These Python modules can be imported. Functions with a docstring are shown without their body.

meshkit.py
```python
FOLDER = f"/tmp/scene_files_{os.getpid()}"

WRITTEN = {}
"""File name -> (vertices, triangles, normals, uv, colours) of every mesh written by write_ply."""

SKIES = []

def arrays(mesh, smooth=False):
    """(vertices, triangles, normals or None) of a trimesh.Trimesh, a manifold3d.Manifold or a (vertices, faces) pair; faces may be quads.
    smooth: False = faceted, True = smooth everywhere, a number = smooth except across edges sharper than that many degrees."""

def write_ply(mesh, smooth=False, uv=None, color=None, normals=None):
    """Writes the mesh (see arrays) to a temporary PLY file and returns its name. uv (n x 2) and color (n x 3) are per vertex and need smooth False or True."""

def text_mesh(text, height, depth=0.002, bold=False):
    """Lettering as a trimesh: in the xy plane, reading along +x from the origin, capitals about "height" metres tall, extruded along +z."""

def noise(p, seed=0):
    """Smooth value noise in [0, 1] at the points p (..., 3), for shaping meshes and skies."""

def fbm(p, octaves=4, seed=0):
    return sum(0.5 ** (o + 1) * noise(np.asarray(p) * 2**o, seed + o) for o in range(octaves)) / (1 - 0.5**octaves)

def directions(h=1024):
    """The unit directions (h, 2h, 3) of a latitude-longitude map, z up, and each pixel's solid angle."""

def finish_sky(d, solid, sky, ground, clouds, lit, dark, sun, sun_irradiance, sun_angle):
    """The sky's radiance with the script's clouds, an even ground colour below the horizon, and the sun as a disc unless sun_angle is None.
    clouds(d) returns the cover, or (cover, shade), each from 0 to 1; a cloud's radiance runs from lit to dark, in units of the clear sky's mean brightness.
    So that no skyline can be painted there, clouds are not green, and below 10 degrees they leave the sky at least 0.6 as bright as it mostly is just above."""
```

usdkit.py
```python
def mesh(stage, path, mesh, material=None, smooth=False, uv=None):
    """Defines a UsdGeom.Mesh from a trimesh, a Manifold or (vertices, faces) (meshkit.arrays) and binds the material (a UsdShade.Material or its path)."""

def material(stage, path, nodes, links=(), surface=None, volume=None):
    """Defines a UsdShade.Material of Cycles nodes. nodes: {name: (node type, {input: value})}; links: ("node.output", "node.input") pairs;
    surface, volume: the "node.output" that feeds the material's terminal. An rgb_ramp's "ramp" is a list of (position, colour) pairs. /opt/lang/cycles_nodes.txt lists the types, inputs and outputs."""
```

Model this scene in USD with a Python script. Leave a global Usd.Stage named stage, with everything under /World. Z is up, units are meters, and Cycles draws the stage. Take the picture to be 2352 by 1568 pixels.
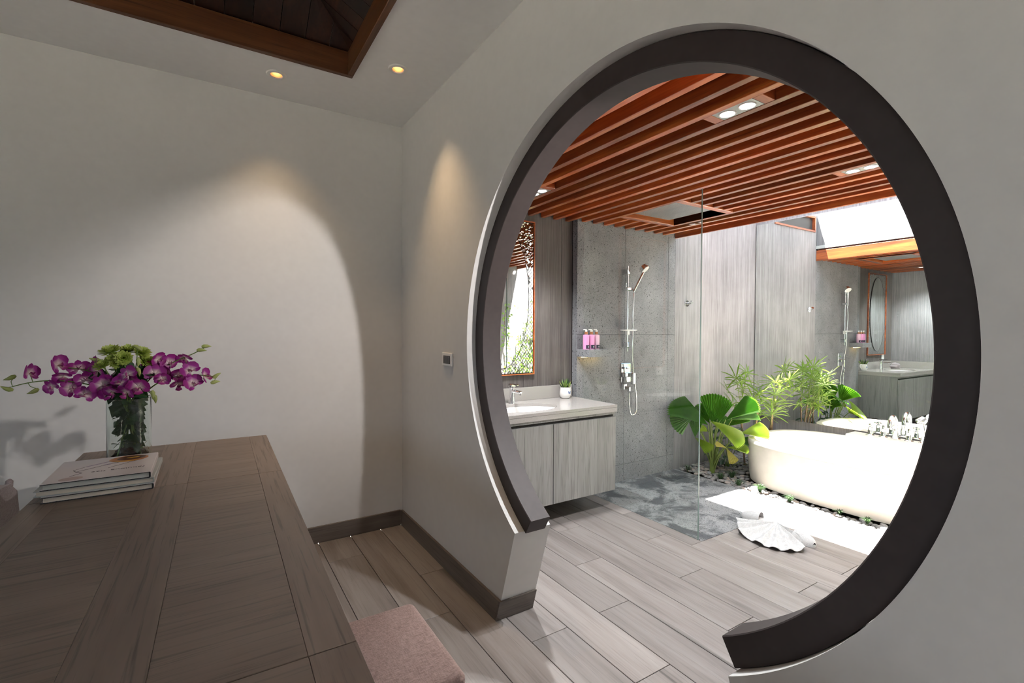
import math, random
import numpy as np
import trimesh
import usdkit
import meshkit
import manifold3d as m3
import shapely.geometry as sg
from pxr import Usd, UsdGeom, UsdLux, UsdShade, Gf, Sdf, Vt

PI = math.pi
stage = Usd.Stage.CreateInMemory()
UsdGeom.SetStageUpAxis(stage, UsdGeom.Tokens.z)
UsdGeom.SetStageMetersPerUnit(stage, 1.0)
UsdGeom.Xform.Define(stage, '/World')
UsdGeom.Scope.Define(stage, '/World/Looks')

# ------------------------------------------------------------------ camera
F_PX, PITCH, YAW, ROLL = 1100.628, 0.023311, 1.006613, 0.003415
cam = UsdGeom.Camera.Define(stage, '/World/camera')
cam.CreateHorizontalApertureAttr(36.0)
cam.CreateVerticalApertureAttr(24.0)
cam.CreateFocalLengthAttr(36.0 * F_PX / 2352)
cam.CreateClippingRangeAttr(Gf.Vec2f(0.03, 1000))
cam.CreateExposureAttr(0.95)
fh = np.array([math.cos(YAW), math.sin(YAW), 0])
rh = np.array([math.sin(YAW), -math.cos(YAW), 0])
zz = np.array([0, 0, 1.0])
fw = fh * math.cos(PITCH) - zz * math.sin(PITCH)
up = zz * math.cos(PITCH) + fh * math.sin(PITCH)
R_ = rh * math.cos(ROLL) + up * math.sin(ROLL)
U_ = up * math.cos(ROLL) - rh * math.sin(ROLL)
mm = np.eye(4)
mm[0, :3], mm[1, :3], mm[2, :3], mm[3, :3] = R_, U_, -fw, (0, 0, 1.325)
cam.AddTransformOp().Set(Gf.Matrix4d(*mm.ravel().tolist()))

# ------------------------------------------------------------------ sky and sun
SUN = np.array([0.207, 0.245, 1.0]); SUN /= np.linalg.norm(SUN)
sky_mat = usdkit.material(stage, '/World/Looks/sky_look', {
    's': ('sky_texture', {'sky_type': 'hosek_wilkie', 'sun_direction': tuple(SUN), 'turbidity': 4.0, 'sun_disc': False, 'ground_albedo': 0.4}),
    'tc': ('texture_coordinate', {}),
    'n': ('noise_texture', {'scale': 2.2, 'detail': 6, 'roughness': 0.6}),
    'r': ('rgb_ramp', {'ramp': [(0.42, (0, 0, 0)), (0.62, (1, 1, 1))]}),
    'm': ('mix', {'color2': (0.62, 0.64, 0.68)}),
    'b': ('background_shader', {'strength': 6.0}),
}, [('tc.generated', 'n.vector'), ('n.fac', 'r.fac'), ('r.color', 'm.fac'), ('s.color', 'm.color1'), ('m.color', 'b.color')], surface='b.background')
dome = UsdLux.DomeLight.Define(stage, '/World/sky')
dome.CreateIntensityAttr(1.0)
UsdShade.MaterialBindingAPI.Apply(dome.GetPrim()).Bind(sky_mat)
sun = UsdLux.DistantLight.Define(stage, '/World/sun')
sun.CreateAngleAttr(0.53)
sun.CreateNormalizeAttr(True)
sun.CreateIntensityAttr(14.0)
sun.CreateColorAttr(Gf.Vec3f(1.0, 0.95, 0.88))
sq = trimesh.geometry.align_vectors([0, 0, 1], SUN)
sm = np.eye(4); sm[:3, :3] = sq[:3, :3].T
sun.AddTransformOp().Set(Gf.Matrix4d(*sm.ravel().tolist()))

# ------------------------------------------------------------------ helpers
_used = {}


def numbered(parent, name):
    k = _used.get((parent, name), -1) + 1
    _used[(parent, name)] = k
    return name if k == 0 else '%s_%03d' % (name, k)


def ppath(parent):
    return '/World' if parent is None else str(parent.GetPath())


def obj(name, mesh, mat, parent=None, smooth=False, label=None):
    pp = ppath(parent)
    m = usdkit.mesh(stage, pp + '/' + numbered(pp, name), mesh, M[mat], smooth)
    p = m.GetPrim()
    if label:
        p.SetCustomDataByKey('label', label)
    return p


def tag(p, label, cat=None, group=None, kind=None):
    p.SetCustomDataByKey('label', label)
    if cat:
        p.SetCustomDataByKey('category', cat)
    if group:
        p.SetCustomDataByKey('group', group)
    if kind:
        p.SetCustomDataByKey('kind', kind)
    return p


def thing(name, label, cat, loc=(0, 0, 0), rotz=0.0, group=None, kind=None):
    x = UsdGeom.Xform.Define(stage, '/World/' + numbered('/World', name))
    x.AddTranslateOp().Set(Gf.Vec3d(*map(float, loc)))
    x.AddRotateZOp().Set(float(rotz))
    return tag(x.GetPrim(), label, cat, group, kind)


def struct(name, mesh, mat, label, smooth=False, parent=None):
    p = obj(name, mesh, mat, parent, smooth)
    if parent is None:
        tag(p, label, kind='structure')
    return p


def dup(src, loc, rotz, label, group=None):
    base = src.GetName()
    name = base[:-4] if base[-4:-3] == '_' and base[-3:].isdigit() else base
    r = thing(name, label, src.GetCustomDataByKey('category'), loc, rotz, group)
    r.GetReferences().AddInternalReference(src.GetPath())
    r.SetInstanceable(True)
    return r


def cat(*ms):
    return trimesh.util.concatenate([m for m in ms if m is not None])


def box(x0, x1, y0, y1, z0, z1):
    b = trimesh.creation.box((x1 - x0, y1 - y0, z1 - z0))
    b.apply_translation(((x0 + x1) / 2, (y0 + y1) / 2, (z0 + z1) / 2))
    return b


def rbox(x0, x1, y0, y1, z0, z1, b=0.002):
    pts = []
    lo, hi = (x0, y0, z0), (x1, y1, z1)
    for i in range(8):
        c = [hi[k] if i >> k & 1 else lo[k] for k in range(3)]
        d = [-1 if i >> k & 1 else 1 for k in range(3)]
        for k in range(3):
            p = [c[j] + (0 if j == k else d[j] * b) for j in range(3)]
            pts.append(p)
    return trimesh.convex.convex_hull(np.array(pts))


def sbox(x0, x1, y0, y1, z0, z1, r=0.02, n=12):
    """a box with round edges"""
    s = m3.Manifold.sphere(r, n)
    return tm(m3.Manifold.batch_hull([s.translate((x, y, z)) for x in (x0 + r, x1 - r) for y in (y0 + r, y1 - r) for z in (z0 + r, z1 - r)]))


def tm(man):
    a = man.to_mesh()
    return trimesh.Trimesh(np.array(a.vert_properties[:, :3]), np.array(a.tri_verts), process=False)


def cyl(p0, p1, r0, r1=None, n=16, cap=True):
    return tube([p0, p1], [r0, r0 if r1 is None else r1], n, cap)


def tube(pts, r, n=8, cap=True):
    pts = np.array(pts, float)
    r = np.full(len(pts), r, float) if np.ndim(r) == 0 else np.array(r, float)
    t = np.gradient(pts, axis=0)
    t /= np.maximum(np.linalg.norm(t, axis=1, keepdims=True), 1e-9)
    u = np.cross(t[0], [0.31, 0.17, 0.93])
    if np.linalg.norm(u) < 0.1:
        u = np.cross(t[0], [1, 0, 0])
    u /= np.linalg.norm(u)
    V = []
    for i in range(len(pts)):
        u = u - t[i] * np.dot(u, t[i]); u /= np.linalg.norm(u)
        w = np.cross(t[i], u)
        a = np.arange(n) * 2 * PI / n
        V.append(pts[i] + r[i] * (np.cos(a)[:, None] * u + np.sin(a)[:, None] * w))
    V = np.vstack(V)
    Fc = []
    for i in range(len(pts) - 1):
        for k in range(n):
            a, b = i * n + k, i * n + (k + 1) % n
            Fc += [(a, b, b + n), (a, b + n, a + n)]
    if cap:
        m = len(V)
        V = np.vstack([V, pts[0], pts[-1]])
        o = (len(pts) - 1) * n
        for k in range(n):
            Fc += [(m, (k + 1) % n, k), (m + 1, o + k, o + (k + 1) % n)]
    return trimesh.Trimesh(V, np.array(Fc), process=False)


def spline(pts, n=8):
    from scipy.interpolate import CubicSpline
    pts = np.array(pts, float)
    d = np.r_[0, np.cumsum(np.linalg.norm(np.diff(pts, axis=0), axis=1))]
    return CubicSpline(d, pts)(np.linspace(0, d[-1], n * (len(pts) - 1) + 1))


def lathe(prof, n=32, loc=(0, 0, 0), sx=1.0, sy=1.0):
    prof = np.array(prof, float)
    a = np.arange(n) * 2 * PI / n
    V = np.array([(r * math.cos(t) * sx, r * math.sin(t) * sy, z) for r, z in prof for t in a]) + np.array(loc)
    Fc = []
    for i in range(len(prof) - 1):
        for k in range(n):
            p, q = i * n + k, i * n + (k + 1) % n
            Fc += [(p, q, q + n), (p, q + n, p + n)]
    m = trimesh.Trimesh(V, np.array(Fc), process=False)
    return m


def extrude(poly, x0, x1):
    """polygon in (y, z), extruded along x"""
    m = trimesh.creation.extrude_polygon(poly, x1 - x0, engine='earcut')
    v = np.array(m.vertices)
    m.vertices = np.c_[v[:, 2] + x0, v[:, 0], v[:, 1]]
    return m


def extrude_z(poly, z0, z1):
    m = trimesh.creation.extrude_polygon(poly, z1 - z0, engine='earcut')
    m.apply_translation((0, 0, z0))
    return m


def moved(m, loc=(0, 0, 0), rot=None):
    m = m.copy()
    if rot is not None:
        m.apply_transform(rot)
    m.apply_translation(loc)
    return m


def rotm(deg, axis):
    return trimesh.transformations.rotation_matrix(math.radians(deg), axis)


# ------------------------------------------------------------------ materials
M = {}


def mat(name, nodes, links=(), surface='p.BSDF'):
    M[name] = usdkit.material(stage, '/World/Looks/' + name, nodes, links, surface=surface)


def plain(name, color, rough=0.5, metal=0.0, **kw):
    mat(name, {'p': ('principled_bsdf', {'base_color': color, 'roughness': rough, 'metallic': metal, **kw})})


def rough_plain(name, color, rough, scale, amount=0.12, bump=0.1, dist=0.002, detail=5):
    c = np.array(color)
    mat(name, {'tc': ('texture_coordinate', {}),
               'n': ('noise_texture', {'scale': scale, 'detail': detail, 'roughness': 0.6}),
               'r': ('rgb_ramp', {'ramp': [(0.3, tuple(c * (1 - amount))), (0.7, tuple(np.minimum(c * (1 + amount), 0.95)))]}),
               'b': ('bump', {'strength': bump, 'distance': dist}),
               'p': ('principled_bsdf', {'roughness': rough})},
        [('tc.object', 'n.vector'), ('n.fac', 'r.fac'), ('r.color', 'p.base_color'), ('n.fac', 'b.height'), ('b.normal', 'p.normal')])


def wood(name, c0, c1, c2, axis, scale=1.0, rough=0.5, var=0.15, pore=0.55, bump=0.25, streak=0.0, coat=0.0, distort=0.7):
    st = [1.0, 1.0, 1.0]; st[axis] = 0.07
    st2 = [1.0, 1.0, 1.0]; st2[axis] = 0.035
    mat(name, {
        'tc': ('texture_coordinate', {}), 'oi': ('object_info', {}),
        'w': ('math', {'math_type': 'multiply', 'value2': 61.0}),
        'm1': ('mapping', {'mapping_type': 'point', 'scale': tuple(st)}),
        'm2': ('mapping', {'mapping_type': 'point', 'scale': tuple(st2)}),
        'n1': ('noise_texture', {'dimensions': '4D', 'scale': 13 * scale, 'detail': 6, 'roughness': 0.62, 'distortion': distort}),
        'n2': ('noise_texture', {'dimensions': '4D', 'scale': 110 * scale, 'detail': 3, 'roughness': 0.6}),
        'n3': ('noise_texture', {'dimensions': '4D', 'scale': 16 * scale, 'detail': 2, 'roughness': 0.5, 'distortion': 0.3}),
        'r1': ('rgb_ramp', {'ramp': [(0.3, c0), (0.5, c1), (0.72, c2)]}),
        'r2': ('rgb_ramp', {'ramp': [(0.33, (pore,) * 3), (0.47, (1, 1, 1))]}),
        'r3': ('rgb_ramp', {'ramp': [(0.66, (1, 1, 1)), (0.72, (1 - streak,) * 3)]}),
        'x1': ('mix', {'mix_type': 'multiply', 'fac': 1.0}),
        'x2': ('mix', {'mix_type': 'multiply', 'fac': 1.0}),
        'mr': ('map_range', {'to_min': 1 - var, 'to_max': 1 + var}),
        'hv': ('hsv', {}),
        'b': ('bump', {'strength': bump, 'distance': 0.0015}),
        'p': ('principled_bsdf', {'roughness': rough, 'coat_weight': coat, 'coat_roughness': 0.16})},
        [('tc.object', 'm1.vector'), ('tc.object', 'm2.vector'), ('oi.random', 'w.value1'),
         ('m1.vector', 'n1.vector'), ('m2.vector', 'n2.vector'), ('m2.vector', 'n3.vector'),
         ('w.value', 'n1.w'), ('w.value', 'n2.w'), ('w.value', 'n3.w'),
         ('n1.fac', 'r1.fac'), ('n2.fac', 'r2.fac'), ('n3.fac', 'r3.fac'),
         ('r1.color', 'x1.color1'), ('r2.color', 'x1.color2'), ('x1.color', 'x2.color1'), ('r3.color', 'x2.color2'),
         ('oi.random', 'mr.value'), ('mr.result', 'hv.value'), ('x2.color', 'hv.color'), ('hv.color', 'p.base_color'),
         ('n2.fac', 'b.height'), ('b.normal', 'p.normal')])


def stone(name, c_lo, c_hi, hole=0.05, stain=None, wet=False):
    nodes = {
        'tc': ('texture_coordinate', {}),
        'n': ('noise_texture', {'scale': 4.0, 'detail': 8, 'roughness': 0.65}),
        'g': ('noise_texture', {'scale': 160.0, 'detail': 2, 'roughness': 0.5}),
        'r': ('rgb_ramp', {'ramp': [(0.3, c_lo), (0.7, c_hi)]}),
        'rg': ('rgb_ramp', {'ramp': [(0.25, (0.8, 0.8, 0.8)), (0.75, (1.15, 1.15, 1.15))]}),
        'xg': ('mix', {'mix_type': 'multiply', 'fac': 1.0}),
        'v1': ('voronoi_texture', {'scale': 190.0}), 's1': ('separate_color', {}),
        'q1': ('map_range', {'from_min': 0.30, 'from_max': 1.0, 'to_min': 0.0, 'to_max': 0.48, 'clamp': True}),
        'l1': ('math', {'math_type': 'less_than'}),
        'v2': ('voronoi_texture', {'scale': 75.0}), 's2': ('separate_color', {}),
        'q2': ('map_range', {'from_min': 0.80, 'from_max': 1.0, 'to_min': 0.10, 'to_max': 0.42, 'clamp': True}),
        'l2': ('math', {'math_type': 'less_than'}),
        'mx': ('math', {'math_type': 'maximum'}),
        'x': ('mix', {'color2': (hole, hole, hole)}),
        'iv': ('math', {'math_type': 'subtract', 'value1': 1.0}),
        'b': ('bump', {'strength': 0.5, 'distance': 0.003}),
        'p': ('principled_bsdf', {'roughness': 0.75})}
    links = [('tc.object', 'n.vector'), ('tc.object', 'g.vector'), ('tc.object', 'v1.vector'), ('tc.object', 'v2.vector'),
             ('n.fac', 'r.fac'), ('g.fac', 'rg.fac'), ('r.color', 'xg.color1'), ('rg.color', 'xg.color2'),
             ('v1.color', 's1.color'), ('s1.r', 'q1.value'), ('v1.distance', 'l1.value1'), ('q1.result', 'l1.value2'),
             ('v2.color', 's2.color'), ('s2.r', 'q2.value'), ('v2.distance', 'l2.value1'), ('q2.result', 'l2.value2'),
             ('l1.value', 'mx.value1'), ('l2.value', 'mx.value2'), ('mx.value', 'x.fac'),
             ('mx.value', 'iv.value2'), ('iv.value', 'b.height'), ('b.normal', 'p.normal')]
    if stain:
        nodes['ns'] = ('noise_texture', {'scale': 3.6, 'detail': 7, 'roughness': 0.66, 'distortion': 0.4})
        nodes['rs'] = ('rgb_ramp', {'ramp': [(0.47, (0, 0, 0)), (0.56, (1, 1, 1))]})
        nodes['xs'] = ('mix', {'color2': stain})
        links += [('tc.object', 'ns.vector'), ('ns.fac', 'rs.fac'), ('rs.color', 'xs.fac'), ('xg.color', 'xs.color1'), ('xs.color', 'x.color1')]
    else:
        links += [('xg.color', 'x.color1')]
    links += [('x.color', 'p.base_color')]
    mat(name, nodes, links)


def striped(name, c0, c1, c2, rough=0.7):
    mat(name, {
        'tc': ('texture_coordinate', {}),
        'm1': ('mapping', {'mapping_type': 'point', 'scale': (1, 1, 0.012)}),
        'm2': ('mapping', {'mapping_type': 'point', 'scale': (1, 1, 0.02)}),
        'n1': ('noise_texture', {'scale': 42.0, 'detail': 4, 'roughness': 0.7}),
        'n2': ('noise_texture', {'scale': 170.0, 'detail': 3, 'roughness': 0.6}),
        'n3': ('noise_texture', {'scale': 1.6, 'detail': 5, 'roughness': 0.6}),
        'a': ('mix_float', {'fac': 0.55}),
        'a2': ('mix_float', {'fac': 0.3}),
        'r': ('rgb_ramp', {'ramp': [(0.34, c0), (0.5, c1), (0.64, c2)]}),
        'b': ('bump', {'strength': 0.55, 'distance': 0.006}),
        'p': ('principled_bsdf', {'roughness': rough})},
        [('tc.object', 'm1.vector'), ('tc.object', 'm2.vector'), ('m1.vector', 'n1.vector'), ('m2.vector', 'n2.vector'), ('tc.object', 'n3.vector'),
         ('n1.fac', 'a.a'), ('n2.fac', 'a.b'), ('a.result', 'a2.a'), ('n3.fac', 'a2.b'), ('a2.result', 'r.fac'), ('r.color', 'p.base_color'),
         ('a.result', 'b.height'), ('b.normal', 'p.normal')])


def fabric(name, c0, c1, scale=1.0):
    mat(name, {
        'tc': ('texture_coordinate', {}),
        'm1': ('mapping', {'mapping_type': 'point', 'scale': (60 * scale, 420 * scale, 200 * scale)}),
        'm2': ('mapping', {'mapping_type': 'point', 'scale': (420 * scale, 60 * scale, 200 * scale)}),
        'n1': ('noise_texture', {'scale': 1.0, 'detail': 3}), 'n2': ('noise_texture', {'scale': 1.0, 'detail': 3}),
        'a': ('mix_float', {'fac': 0.42}),
        'r': ('rgb_ramp', {'ramp': [(0.36, c0), (0.62, c1)]}),
        'b': ('bump', {'strength': 0.35, 'distance': 0.001}),
        'p': ('principled_bsdf', {'roughness': 0.9, 'sheen_weight': 0.15})},
        [('tc.object', 'm1.vector'), ('tc.object', 'm2.vector'), ('m1.vector', 'n1.vector'), ('m2.vector', 'n2.vector'),
         ('n1.fac', 'a.a'), ('n2.fac', 'a.b'), ('a.result', 'r.fac'), ('r.color', 'p.base_color'), ('a.result', 'b.height'), ('b.normal', 'p.normal')])


def leafy(name, c0, c1, trans, rough=0.35, scale=14):
    mat(name, {
        'tc': ('texture_coordinate', {}), 'oi': ('object_info', {}),
        'n': ('noise_texture', {'scale': scale, 'detail': 3}),
        'r': ('rgb_ramp', {'ramp': [(0.3, c0), (0.7, c1)]}),
        'mr': ('map_range', {'to_min': 0.85, 'to_max': 1.15}), 'hv': ('hsv', {}),
        'p': ('principled_bsdf', {'roughness': rough}), 't': ('translucent_bsdf', {'color': trans}),
        'x': ('mix_closure', {'fac': 0.28})},
        [('tc.object', 'n.vector'), ('n.fac', 'r.fac'), ('oi.random', 'mr.value'), ('mr.result', 'hv.value'), ('r.color', 'hv.color'), ('hv.color', 'p.base_color'),
         ('p.BSDF', 'x.closure1'), ('t.BSDF', 'x.closure2')], surface='x.closure')


def petal(name, c_base, c_mid, c_tip, trans, at=0.4):
    mat(name, {
        'at': ('attribute', {'attribute': 'fade'}),
        'r': ('rgb_ramp', {'ramp': [(0.16, c_base), (at, c_mid), (0.95, c_tip)]}),
        'p': ('principled_bsdf', {'roughness': 0.5}), 't': ('translucent_bsdf', {'color': trans}),
        'x': ('mix_closure', {'fac': 0.25})},
        [('at.fac', 'r.fac'), ('r.color', 'p.base_color'), ('p.BSDF', 'x.closure1'), ('t.BSDF', 'x.closure2')], surface='x.closure')


def pane(name, tint, lo=0.04):
    mat(name, {'lw': ('layer_weight', {'blend': 0.5}), 'pw': ('math', {'math_type': 'power', 'value2': 5.0}), 'mr': ('map_range', {'to_min': lo, 'to_max': 1.0}),
               't': ('transparent_bsdf', {'color': tint}), 'g': ('glossy_bsdf', {'color': (1, 1, 1), 'roughness': 0.0}), 'x': ('mix_closure', {})},
        [('lw.facing', 'pw.value1'), ('pw.value', 'mr.value'), ('mr.result', 'x.fac'), ('t.BSDF', 'x.closure1'), ('g.BSDF', 'x.closure2')], surface='x.closure')


rough_plain('wall_paint', (0.62, 0.61, 0.595), 0.62, 22, 0.02, 0.06, 0.003)
rough_plain('ceiling_paint', (0.80, 0.80, 0.80), 0.7, 22, 0.02, 0.03, 0.002)
rough_plain('gate_stain', (0.034, 0.024, 0.0235), 0.6, 30, 0.12, 0.08, 0.002)
wood('floor_oak', (0.165, 0.140, 0.129), (0.235, 0.206, 0.192), (0.295, 0.267, 0.252), 1, 1.0, 0.42, 0.13, 0.80, 0.2, 0.45)
wood('skirting_oak', (0.085, 0.066, 0.054), (0.13, 0.105, 0.088), (0.18, 0.15, 0.128), 1, 1.2, 0.5, 0.06, 0.7)
wood('skirting_oak_x', (0.085, 0.066, 0.054), (0.13, 0.105, 0.088), (0.18, 0.15, 0.128), 0, 1.2, 0.5, 0.06, 0.7)
wood('table_oak_along', (0.150, 0.108, 0.084), (0.19, 0.14, 0.110), (0.225, 0.17, 0.137), 1, 1.0, 0.46, 0.06, 0.52, 0.3, 0.35)
wood('table_oak_across', (0.150, 0.108, 0.084), (0.185, 0.136, 0.106), (0.22, 0.165, 0.132), 0, 1.0, 0.46, 0.05, 0.6, 0.3, 0.2, distort=0.4)
wood('slat_wood', (0.17, 0.022, 0.003), (0.38, 0.075, 0.010), (0.60, 0.18, 0.032), 1, 1.3, 0.5, 0.42, 0.7, 0.10, 0.3, 1.0)
wood('slat_wood_x', (0.17, 0.022, 0.003), (0.38, 0.075, 0.010), (0.60, 0.18, 0.032), 0, 1.3, 0.5, 0.2, 0.7, 0.10, 0.3, 1.0)
wood('board_wood', (0.10, 0.018, 0.006), (0.15, 0.03, 0.01), (0.2, 0.05, 0.018), 1, 1.0, 0.5, 0.1)
wood('tray_wood_x', (0.07, 0.024, 0.009), (0.12, 0.044, 0.016), (0.18, 0.072, 0.028), 0, 1.5, 0.4, 0.06, 0.6, 0.2, 0.3)
wood('tray_wood_y', (0.07, 0.024, 0.009), (0.12, 0.044, 0.016), (0.18, 0.072, 0.028), 1, 1.5, 0.4, 0.06, 0.6, 0.2, 0.3)
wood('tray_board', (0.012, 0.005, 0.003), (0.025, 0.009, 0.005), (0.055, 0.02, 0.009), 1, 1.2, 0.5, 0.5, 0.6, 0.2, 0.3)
wood('vanity_oak', (0.185, 0.177, 0.168), (0.25, 0.24, 0.23), (0.315, 0.305, 0.293), 2, 1.1, 0.5, 0.03, 0.62, 0.25, 0.3, distort=1.2)
wood('dark_leg', (0.06, 0.04, 0.03), (0.09, 0.06, 0.045), (0.12, 0.08, 0.06), 2, 1.2, 0.45)
stone('lava_stone', (0.175, 0.177, 0.186), (0.262, 0.264, 0.274), 0.045)
stone('lava_floor', (0.21, 0.21, 0.215), (0.31, 0.31, 0.31), 0.03, (0.075, 0.078, 0.085))
striped('striped_panel', (0.13, 0.122, 0.126), (0.245, 0.233, 0.24), (0.36, 0.347, 0.355))
striped('striped_panel_dark', (0.055, 0.047, 0.044), (0.105, 0.09, 0.084), (0.17, 0.15, 0.142))
rough_plain('quartz', (0.36, 0.335, 0.315), 0.12, 260, 0.1, 0.0)
rough_plain('tub_stone', (0.66, 0.615, 0.54), 0.4, 9, 0.06, 0.03, 0.002)
plain('ceramic', (0.82, 0.80, 0.78), 0.08)
plain('chrome', (0.86, 0.87, 0.88), 0.06, 1.0)
plain('mirror_glass', (0.83, 0.87, 0.85), 0.0, 1.0)
plain('white_plastic', (0.78, 0.77, 0.75), 0.35)
plain('dark_plastic', (0.03, 0.028, 0.026), 0.3)
plain('black', (0.012, 0.012, 0.012), 0.5)
plain('grout', (0.10, 0.09, 0.085), 0.9)
plain('dark_gap', (0.02, 0.018, 0.016), 0.9)
plain('soil', (0.045, 0.038, 0.032), 0.95)
plain('alu', (0.40, 0.41, 0.41), 0.35, 0.8)
fabric('rose_fabric', (0.155, 0.093, 0.078), (0.29, 0.195, 0.17))
fabric('mauve_fabric', (0.21, 0.17, 0.18), (0.33, 0.285, 0.29))
pane('shower_glass', (0.955, 0.975, 0.965))
pane('window_glass', (0.96, 0.97, 0.97))
plain('glass_edge', (0.16, 0.22, 0.20), 0.15)
plain('vase_glass', (0.93, 0.985, 0.965), 0.0, 0.0, transmission_weight=1.0, ior=1.45)
plain('clear_plastic', (0.95, 0.97, 0.97), 0.05, 0.0, transmission_weight=1.0, ior=1.4)
plain('wet_soap', (0.85, 0.85, 0.85), 0.1)
leafy('palm_leaf', (0.035, 0.125, 0.012), (0.065, 0.20, 0.018), (0.15, 0.36, 0.02))
leafy('palm_leaf_pale', (0.14, 0.24, 0.02), (0.25, 0.35, 0.04), (0.36, 0.46, 0.04))
leafy('palm_leaf_dry', (0.45, 0.40, 0.10), (0.50, 0.46, 0.16), (0.5, 0.5, 0.1))
leafy('rhapis_leaf', (0.07, 0.15, 0.025), (0.15, 0.24, 0.045), (0.26, 0.38, 0.05))
leafy('dark_leaf', (0.015, 0.045, 0.02), (0.03, 0.08, 0.03), (0.06, 0.15, 0.04))
leafy('vine_leaf', (0.10, 0.24, 0.04), (0.2, 0.36, 0.06), (0.35, 0.5, 0.08))
leafy('grass_blade', (0.02, 0.05, 0.02), (0.06, 0.11, 0.045), (0.07, 0.14, 0.04))
leafy('bud_green', (0.30, 0.36, 0.10), (0.42, 0.46, 0.16), (0.4, 0.5, 0.12))
plain('stem_green', (0.10, 0.17, 0.03), 0.45)
plain('stem_brown', (0.20, 0.13, 0.07), 0.7)
plain('petiole', (0.14, 0.19, 0.04), 0.45)
plain('root_brown', (0.035, 0.022, 0.016), 0.9)
petal('orchid_petal', (0.80, 0.70, 0.66), (0.34, 0.022, 0.27), (0.17, 0.002, 0.10), (0.36, 0.015, 0.26), 0.46)
petal('orchid_lip', (0.72, 0.62, 0.48), (0.40, 0.04, 0.26), (0.17, 0.003, 0.09), (0.3, 0.01, 0.2), 0.55)
petal('mum_petal', (0.14, 0.26, 0.02), (0.32, 0.44, 0.06), (0.56, 0.62, 0.2), (0.4, 0.5, 0.08), 0.5)
plain('book_white', (0.60, 0.55, 0.56), 0.35)
plain('book_grey', (0.36, 0.38, 0.37), 0.4)
plain('paper', (0.52, 0.46, 0.38), 0.9)
plain('paper_grey', (0.42, 0.42, 0.38), 0.9)
plain('amber_print', (0.42, 0.15, 0.02), 0.35)
plain('brown_print', (0.10, 0.035, 0.02), 0.35)
plain('gold_print', (0.62, 0.36, 0.05), 0.35)
plain('mauve_print', (0.30, 0.22, 0.33), 0.4)
plain('pink_print', (0.42, 0.30, 0.28), 0.4)
plain('ink', (0.06, 0.05, 0.06), 0.5)
mat('pink_soap', {'p': ('principled_bsdf', {'base_color': (0.80, 0.33, 0.58), 'roughness': 0.12, 'subsurface_weight': 0.0})})
plain('pink_soap_pale', (0.82, 0.52, 0.66), 0.12)
plain('copper_collar', (0.45, 0.20, 0.10), 0.35, 0.4)
plain('label_plum', (0.045, 0.03, 0.06), 0.4)
plain('label_silver', (0.5, 0.48, 0.52), 0.4)
plain('butterfly_blue', (0.13, 0.18, 0.34), 0.4)
fabric('towel', (0.45, 0.44, 0.44), (0.56, 0.55, 0.545), 0.6)
plain('slipper_lining', (0.62, 0.60, 0.60), 0.9)
rough_plain('ground_sand', (0.36, 0.34, 0.30), 0.9, 3, 0.15, 0.2)
rough_plain('roof_concrete', (0.5, 0.5, 0.49), 0.8, 6, 0.1, 0.1)
mat('led_white', {'e': ('emission', {'color': (1.0, 0.95, 0.88), 'strength': 14.0})}, surface='e.emission')
mat('led_warm', {'e': ('emission', {'color': (1.0, 0.70, 0.36), 'strength': 9.0})}, surface='e.emission')
mat('led_strip', {'e': ('emission', {'color': (1.0, 0.66, 0.22), 'strength': 6.0})}, surface='e.emission')
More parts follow.
